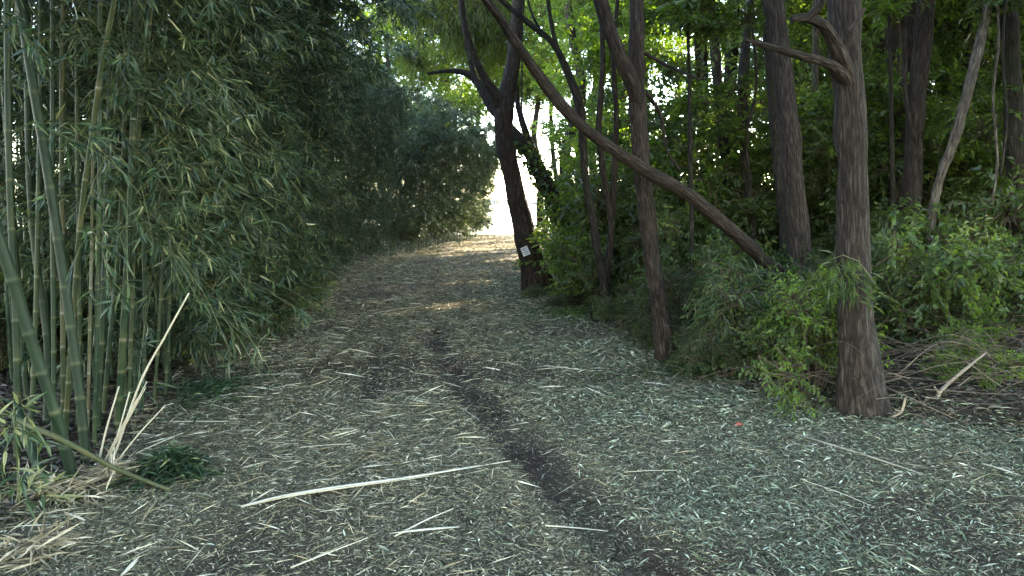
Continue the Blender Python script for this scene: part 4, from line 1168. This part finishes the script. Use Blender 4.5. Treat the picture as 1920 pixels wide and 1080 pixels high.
# dense dark wood filling the right side
placed = []
def far_enough(x, y, d):
    for a, b in placed:
        if (a - x) ** 2 + (b - y) ** 2 < d * d: return False
    placed.append((x, y)); return True
tries = 0
while len(placed) < 32 and tries < 4000:
    tries += 1
    y = random.uniform(9.5, 32); x = random.uniform(0.29 * y + 1.2, 0.24 * y + 4 + 0.5 * y)
    if not far_enough(x, y, 1.9): continue
    dense = x / y > 0.42
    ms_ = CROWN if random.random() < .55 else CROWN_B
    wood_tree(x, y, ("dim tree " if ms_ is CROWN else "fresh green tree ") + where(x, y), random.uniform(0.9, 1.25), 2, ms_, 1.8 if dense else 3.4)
for (x, y) in [(9.6, 15.5), (11.6, 17.5), (14.0, 20.5), (12.5, 23.0), (15.8, 24.5), (17.5, 27.0), (11.0, 26.5)]:
    wood_tree(x, y, "dark thickly leaved tree " + where(x, y), 1.15, 3, CROWN, 1.6)
# lake-side trees glowing behind the forked tree
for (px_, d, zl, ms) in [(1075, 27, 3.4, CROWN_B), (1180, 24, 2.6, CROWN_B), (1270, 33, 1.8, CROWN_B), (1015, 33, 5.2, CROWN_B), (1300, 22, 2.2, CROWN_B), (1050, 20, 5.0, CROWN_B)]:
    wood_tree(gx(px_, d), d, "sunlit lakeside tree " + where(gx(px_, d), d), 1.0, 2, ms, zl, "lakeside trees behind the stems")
for (x, y) in [(5.2, 17.6), (6.0, 22.0), (7.0, 14.5), (7.8, 18.6), (4.8, 25.8), (3.9, 30.0), (8.8, 11.0), (4.4, 28.2), (7.7, 9.3), (6.9, 7.2), (10.2, 12.6)]:  # tall crowns added to keep sun off the path, some wholly unseen
    wood_tree(x, y, "added high-crowned sun-blocking tree " + where(x, y), 1.35, 3, CROWN_B, 5.8, "high-crowned trees added to block sun")
# tall trees standing over the lake's edge, their crowns closing the tunnel's end
for (x, y) in [(0.7, 34.0), (2.4, 36.8), (-3.4, 38.6), (4.2, 34.5), (-2.3, 35.5)]:
    wood_tree(x, y, "tall backlit tree at the lake's edge above the tunnel's end", 1.35, 2, CROWN_B, 4.6 if x < -2 else (6.0 if x < 3 else 5.4), "tall lake edge trees", 1.1)
# trees beyond the bamboo, sunlit tops over the path's far end
for (x, y) in [(-5.5, 33), (-6.5, 38), (-3.6, 39), (-9, 36), (-8, 30), (-11, 33)]:
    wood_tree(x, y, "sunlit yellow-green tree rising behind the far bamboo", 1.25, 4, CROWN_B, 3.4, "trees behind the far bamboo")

for (x, y) in [(-1.5, -7.5), (2.2, -6.5), (5.2, -5.5), (8.0, -1.5), (8.5, 3.2), (-3.2, -11)]:  # unseen trees added to lower the skylight falling on the front
    wood_tree(x, y, "unseen tree added behind the viewer to dim the front light", 1.2, 3, CROWN, 3.4, "unseen trees added behind the viewer", 1.1)
# saplings and undergrowth
SAPS = [(1180, 13.5), (1235, 11.5), (1290, 12.5), (1330, 10.5), (1385, 13), (1430, 11.5), (1560, 12), (1600, 10.5), (1650, 12), (1680, 10.8), (1760, 11), (1800, 12.5), (1850, 10.2), (1905, 11.5), (1110, 16), (1160, 18), (1060, 19), (1240, 18), (1320, 17), (1400, 18), (1480, 16), (1540, 19), (1640, 17), (1720, 16), (1810, 18), (1036, 26)]
for k, (px_, d) in enumerate(SAPS):
    t = thing("sapling", ("dark sapling " if k % 5 < 3 else "light green sapling ") + where(gx(px_, d), d), "sapling", (gx(px_, d), d, hz(gx(px_, d), d) - .02), random.uniform(0, 6.28), "saplings of the understory", random.uniform(.75, 1.25))
    obj("foliage", SAP[k % 5], t, kind="stuff")

SHRUBS = [  # px, depth, scale xy, scale z, kind, label
    (1425, 6.75, 1.0, 1.0, 'N', "feathery narrow-leaved bush bulging over the path's edge left of the stout tree"),
    (1490, 6.3, .7, 1.05, 'B', "taller fresh shrub rising between the feathery bush and the stout tree"),
    (1375, 6.6, .55, .55, 'N', "low feathery clump at the front of the narrow-leaved bush"),
    (1535, 5.9, .85, .95, 'B', "fresh yellow-green leafy shrub touching the stout tree's near side"),
    (1480, 6.9, .9, .8, 'L', "dark leafy shrub filling between the feathery bush and the stout tree"),
    (1690, 7.2, 1.0, 1.15, 'L', "leafy shrub directly behind the stout tree's far side"),
    (1780, 7.6, 1.1, 1.0, 'L', "leafy shrub under the straight brown tree"),
    (1870, 7.2, 1.1, 1.1, 'L', "dark shrub by the frame's right edge above the brush"),
    (1840, 6.0, .45, .42, 'B', "small pinnate plant in the brush by the broken branch"),
    (1720, 8.8, 1.1, 1.4, 'B', "bright fern-like shrub round the straight brown tree's foot"),
    (1640, 8.4, 1.0, 1.2, 'L', "shrub peeping past the stout tree's middle"),
    (1820, 9.2, 1.3, 1.6, 'L', "high dim shrub below the leaning thin tree"),
    (1910, 9.8, 1.3, 1.6, 'B', "high shrub at the far right behind the vines"),
    (1300, 8.3, .9, .9, 'N', "dark narrow-leaved bush behind the slim forked tree"),
    (1350, 9.2, 1.0, 1.0, 'L', "dim leafy bush under the slanting trunk"),
    (1285, 9.8, 1.0, 1.1, 'L', "bush just right of the slim forked tree, behind"),
    (1420, 9.6, 1.0, 1.2, 'B', "sun-flecked bush at the slanting trunk's root"),
    (1370, 11, 1.2, 1.3, 'B', "sun-flecked bush farther under the slanting trunk"),
    (1180, 10.8, .8, 1.0, 'L', "ivy-dark bush between crooked tree and slim tree"),
    (1165, 9.4, .5, .5, 'N', "low dark clump at the crooked tree's foot"),
    (1095, 12.5, .8, 1.0, 'L', "dark bush around the ivy tree's foot"),
    (1130, 12.2, .9, 1.1, 'L', "dark bush behind the crooked tree"),
    (1210, 12.8, 1.0, 1.2, 'L', "dim bush farther back behind the slim tree"),
    (1050, 17, .7, .7, 'B', "small light bush between forked tree and ivy tree"),
    (1035, 31, 1.2, .8, 'B', "bright lakeside bush beside the water gap"),
    (1090, 30, 1.4, 1.0, 'B', "bright lakeside bush farther from the water gap"),
    (1245, 7.9, .42, .4, 'N', "little dark tuft at the slim forked tree's foot"),
    (1320, 7.2, .5, .42, 'N', "low cut-leaf clump right of the slim tree's foot"),
    (1010, 12.6, .42, .22, 'N', "low green tuft in front of the forked tree"),
    (1065, 11.4, .45, .2, 'N', "low green tuft before the crooked tree"),
    (1590, 7.6, 1.0, 1.1, 'N', "feathery bush behind the stout tree's trunk"),
    (400, 7.3, .6, .75, 'N', "low leafy bamboo shoots at the grove's foot, near part"),
    (470, 8.6, .7, .85, 'N', "low leafy bamboo shoots at the grove's foot, middle part"),
    (540, 10.8, .8, .85, 'N', "low leafy bamboo shoots at the grove's foot, farther part"),
]
for k, (px_, d, sx, sz, kd, lab) in enumerate(SHRUBS):
    ms = {'N': BUSH_N, 'B': BUSH_B, 'L': BUSH}[kd]
    x = gx(px_, d)
    t = thing("shrub", lab, "shrub", (x, d, hz(x, d) - .02), random.uniform(0, 6.28), None, (sx, sx, sz))
    obj("foliage", ms[k % 3], t, kind="stuff")
for k in range(9):
    d = 6.6 + 0.55 * k; x = gx(-30 + 14 * (k * 5 % 9), d)
    t = thing("shrub", "low dark scrub seen between the feet of the front culms", "shrub", (x, d, hz(x, d) - .03), k * 1.3, "scrub behind the front culms", (1.1, 1.1, 1.0))
    obj("foliage", BUSH_N[k % 3], t, kind="stuff")
# further undergrowth that closes the wood below eye level
for k in range(60):
    d = random.uniform(11, 30); px_ = random.uniform(1130 + 4 * max(0, 20 - d), 2000)
    x = gx(px_, d)
    t = thing("shrub", ("dim undergrowth shrub " if k % 5 < 3 else "fresh undergrowth shrub ") + where(x, d), "shrub", (x, d, hz(x, d) - .03), random.uniform(0, 6.28), "deep undergrowth shrubs", (1.5 * random.uniform(.8, 1.3), 1.5 * random.uniform(.8, 1.3), 1.5 * random.uniform(.8, 1.3)))
    obj("foliage", (BUSH + BUSH_B)[k % 5], t, kind="stuff")

# leafy spray draped across the stout tree
g = Geo(); r = np.random.default_rng(77)
b0 = at(1590, 520, 5.22)
k = 150
px_ = r.normal(1590, 30, k); py_ = 482 + 0.5 * np.abs(px_ - 1585) + r.uniform(0, 70, k)
P = np.array([at(a, b, 5.15 + 0.15 * r.random()) for a, b in zip(px_, py_)])
leaf_geo(g, P - b0, unit(np.stack([0.012 * (px_ - 1570) + r.normal(0, .5, k), r.normal(-.2, .4, k), r.normal(-.55, .4, k)], 1)), r.normal(size=(k, 3)) * .4 + [0, -.4, 1], 0.12, 0.013, np.clip(r.normal(.5, .2, k), 0, 1))
A = np.array([at(1500, 560, 5.6), at(1540, 495, 5.35), at(1580, 478, 5.2), at(1610, 490, 5.15)]) - b0
segs_geo(g, A, np.concatenate([A[1:], [at(1640, 530, 5.15) - b0]]), 0.004, 0.003, 1, .5)
obj("draped_spray", g.mesh("draped_spray", [M_LEAF_NARROW, M_TWIG]), None, b0, kind="stuff", label="drooping narrow-leaved spray draped across the stout tree's trunk", cat="branch")

# small broad-leaved vine shoot at the grove's edge
g = Geo(); r = np.random.default_rng(78); b0 = gpt(360, 700, 0); b0[2] -= .02
top = at(385, 600, b0[1]) - b0
k = 46; tt = r.random(k)[:, None]
P = top * (0.45 + .6 * tt) + r.normal(0, .075, (k, 3))
leaf_geo(g, P, unit(r.normal(size=(k, 3)) * [1, 1, .4]), r.normal(size=(k, 3)) * .4 + [0, -.6, 1], 0.07, 0.06, np.clip(r.normal(.6, .2, k), 0, 1), rich=True)
segs_geo(g, np.array([[0, 0, 0], top * .5 + [.03, 0, 0]]), np.array([top * .5 + [.03, 0, 0], top * 1.05]), .004, .003, 1, .4)
obj("vine_shoot", g.mesh("vine_shoot", [M_LEAF_BRIGHT, M_STEM]), None, b0, kind="stuff", label="rounded bright green leaves of a vine shoot at the grove's edge", cat="plant")


def leaf_heap(lab, px_, py_, rx, ry, h, n, mat, lL=.11, lW=.014, seed=1):
    g = Geo(); r = np.random.default_rng(seed)
    b = gpt(px_, py_, 0)
    a = r.random(n) * 6.283; q = np.abs(r.normal(0, .55, n)) * (1 + .35 * np.sin(a * 3 + seed))
    P = np.stack([q * rx * np.cos(a), q * ry * np.sin(a), h * np.exp(-2 * q ** 2) * r.random(n) ** .5 + .01], 1)
    P[:, 2] += height(P[:, 0] + b[0], P[:, 1] + b[1]) - b[2]
    leaf_geo(g, P, unit(r.normal(size=(n, 3)) * [1, 1, .35]), r.normal(size=(n, 3)) * .5 + [0, 0, 1], lL * (.6 + .7 * r.random(n)), lW, np.clip(r.normal(.45, .2, n), 0, 1), rich=False)
    obj("leaf_heap", g.mesh("leaf_heap", [mat]), None, b, kind="stuff", label=lab, cat="leaf heap")
leaf_heap("dark green heap of cut bamboo leaves beside the splintered canes", 325, 895, .24, .20, .15, 700, M_BLEAF_NEAR, seed=2)
leaf_heap("strip of cut green leaves along the wood's edge beyond the slim tree", 1090, 590, .9, .9, .07, 1100, M_LEAF_NARROW, seed=3)
leaf_heap("swath of cut green leaves between slim tree and feathery bush", 1330, 700, .9, .5, .10, 1300, M_LEAF_NARROW, seed=4)
leaf_heap("cut green leaves under the grove's edge, mid-distance", 400, 735, .45, .7, .06, 700, M_BLEAF_NEAR, seed=5)
leaf_heap("dry straw bundle in the bottom left corner", 60, 1035, .35, .25, .05, 220, M_STRAW, .15, .005, seed=6)

leaf_heap("dry sheaths and straw round the feet of the thick front culms", 120, 938, .30, .16, .10, 240, M_STRAW, .13, .007, seed=7)
leaf_heap("dry sheaths round the foot of the splintered canes", 215, 905, .16, .14, .10, 160, M_STRAW, .13, .006, seed=8)
# ------------------------------------------------------------------ dead brush at the right
g = Geo(); r = np.random.default_rng(90); b0 = np.array([3.2, 5.8, 0.0])
for k in range(330):
    x0 = r.uniform(-.7, 2.2); y0 = r.uniform(-.45, 1.6)
    a = r.normal(0.0, .9) + (math.pi if r.random() < .5 else 0); L = r.uniform(.5, 1.5)
    z0 = r.uniform(0.0, .35); hgt = r.uniform(-.05, .45)
    p0 = np.array([x0, y0, z0]); p2 = p0 + [L * math.cos(a), L * math.sin(a) * .6, r.uniform(-.1, .25)]
    p1 = (p0 + p2) / 2 + [0, 0, hgt * .5]
    p2[2] = max(p2[2], .02); w_ = r.uniform(.0015, .0045)
    p1 = p1 + r.normal(0, .05, 3)
    tube(g, np.array([p0, p1, p2]), [w_, w_ * .75, w_ * .4], 4, 0, float(np.clip(r.normal(.38, .2), 0, 1)), n_per=5, cap=False, seed=k % 7)
obj("dead_brush", g.mesh("dead_brush", [M_DEAD], True), None, b0, kind="stuff", label="tangle of bare brown twigs on the floor beyond the stout tree", cat="brush")
def dead(lab, paths, d):
    P0 = None; g = Geo()
    for pts in paths:
        P = np.array([at(a, b, d + e) for a, b, w, e in pts]); rr = np.array([w * .36 * d / F for a, b, w, e in pts])
        if P0 is None: P0 = P[0].copy()
        tube(g, P - P0, rr, 9, 0, .8, rough=.10, n_per=6, seed=5)
    obj("broken_branch", g.mesh("broken_branch", [M_DEAD], True), None, P0, label=lab, cat="branch")
dead("broken bare branch propped up in the brush, forked at its foot", [[(1755, 785, 10, 0), (1758, 745, 11, 0), (1775, 722, 10, .05), (1815, 688, 8, .15), (1850, 660, 5, .3)], [(1758, 748, 6, 0), (1735, 745, 4, -.05)], [(1762, 740, 5, 0), (1752, 725, 4, -.02)]], 5.55)
dead("short pale snapped stick at the stout tree's foot", [[(1672, 782, 6, 0), (1690, 772, 7, -.02), (1698, 745, 5, -.02)], [(1690, 772, 5, -.02), (1678, 768, 3, -.05)]], 5.3)
dead("dark curved dead stick lying in front of the brush", [[(1730, 790, 8, .05), (1755, 810, 9, -.1), (1775, 822, 6, -.2)]], 5.15)

# scraps and a lake-edge post
def scrap(lab, px_, py_, w, h):
    b = gpt(px_, py_, .022); g = Geo()
    X = np.array([[-w, 0, 0], [-w * .2, h, .012], [w, h * .3, 0], [w * .6, -h, .006], [-w * .5, -h * .8, 0], [0, 0, .014]])
    g.add(np.concatenate([X, X + [0, 0, -.003]]), [[5, 0, 4], [5, 4, 3], [5, 3, 2], [5, 2, 1], [5, 1, 0], [11, 10, 6], [11, 9, 10], [11, 8, 9], [11, 7, 8], [11, 6, 7]])
    obj("plastic_scrap", g.mesh("scrap", [plain("scrap_red", (0.50, 0.11, 0.07), .6)]), None, b, label=lab, cat="scrap")
scrap("orange-red scrap lying on pale leaves before the feathery bush", 1386, 799, .036, .014)
scrap("tiny orange-red scrap by the dark green leaf heap", 262, 884, .022, .014)
g = Geo(); pb = np.array([gx(1018, 37.5), 37.5, hz(gx(1018, 37.5), 37.5)])
tube(g, np.array([[0, 0, -.1], [0.01, 0, .6], [0, 0, 1.15]]), [.09, .085, .08], 10, rough=.05, n_per=4, seed=2)
obj("wooden_post", g.mesh("wooden_post", [M_BARK_PALE], True), None, pb, label="pale wooden post at the lake's edge behind the forked tree", cat="post")

print("leaf objects", n_leaf_objects, "tris", sum(len(m.polygons) for m in bpy.data.meshes))
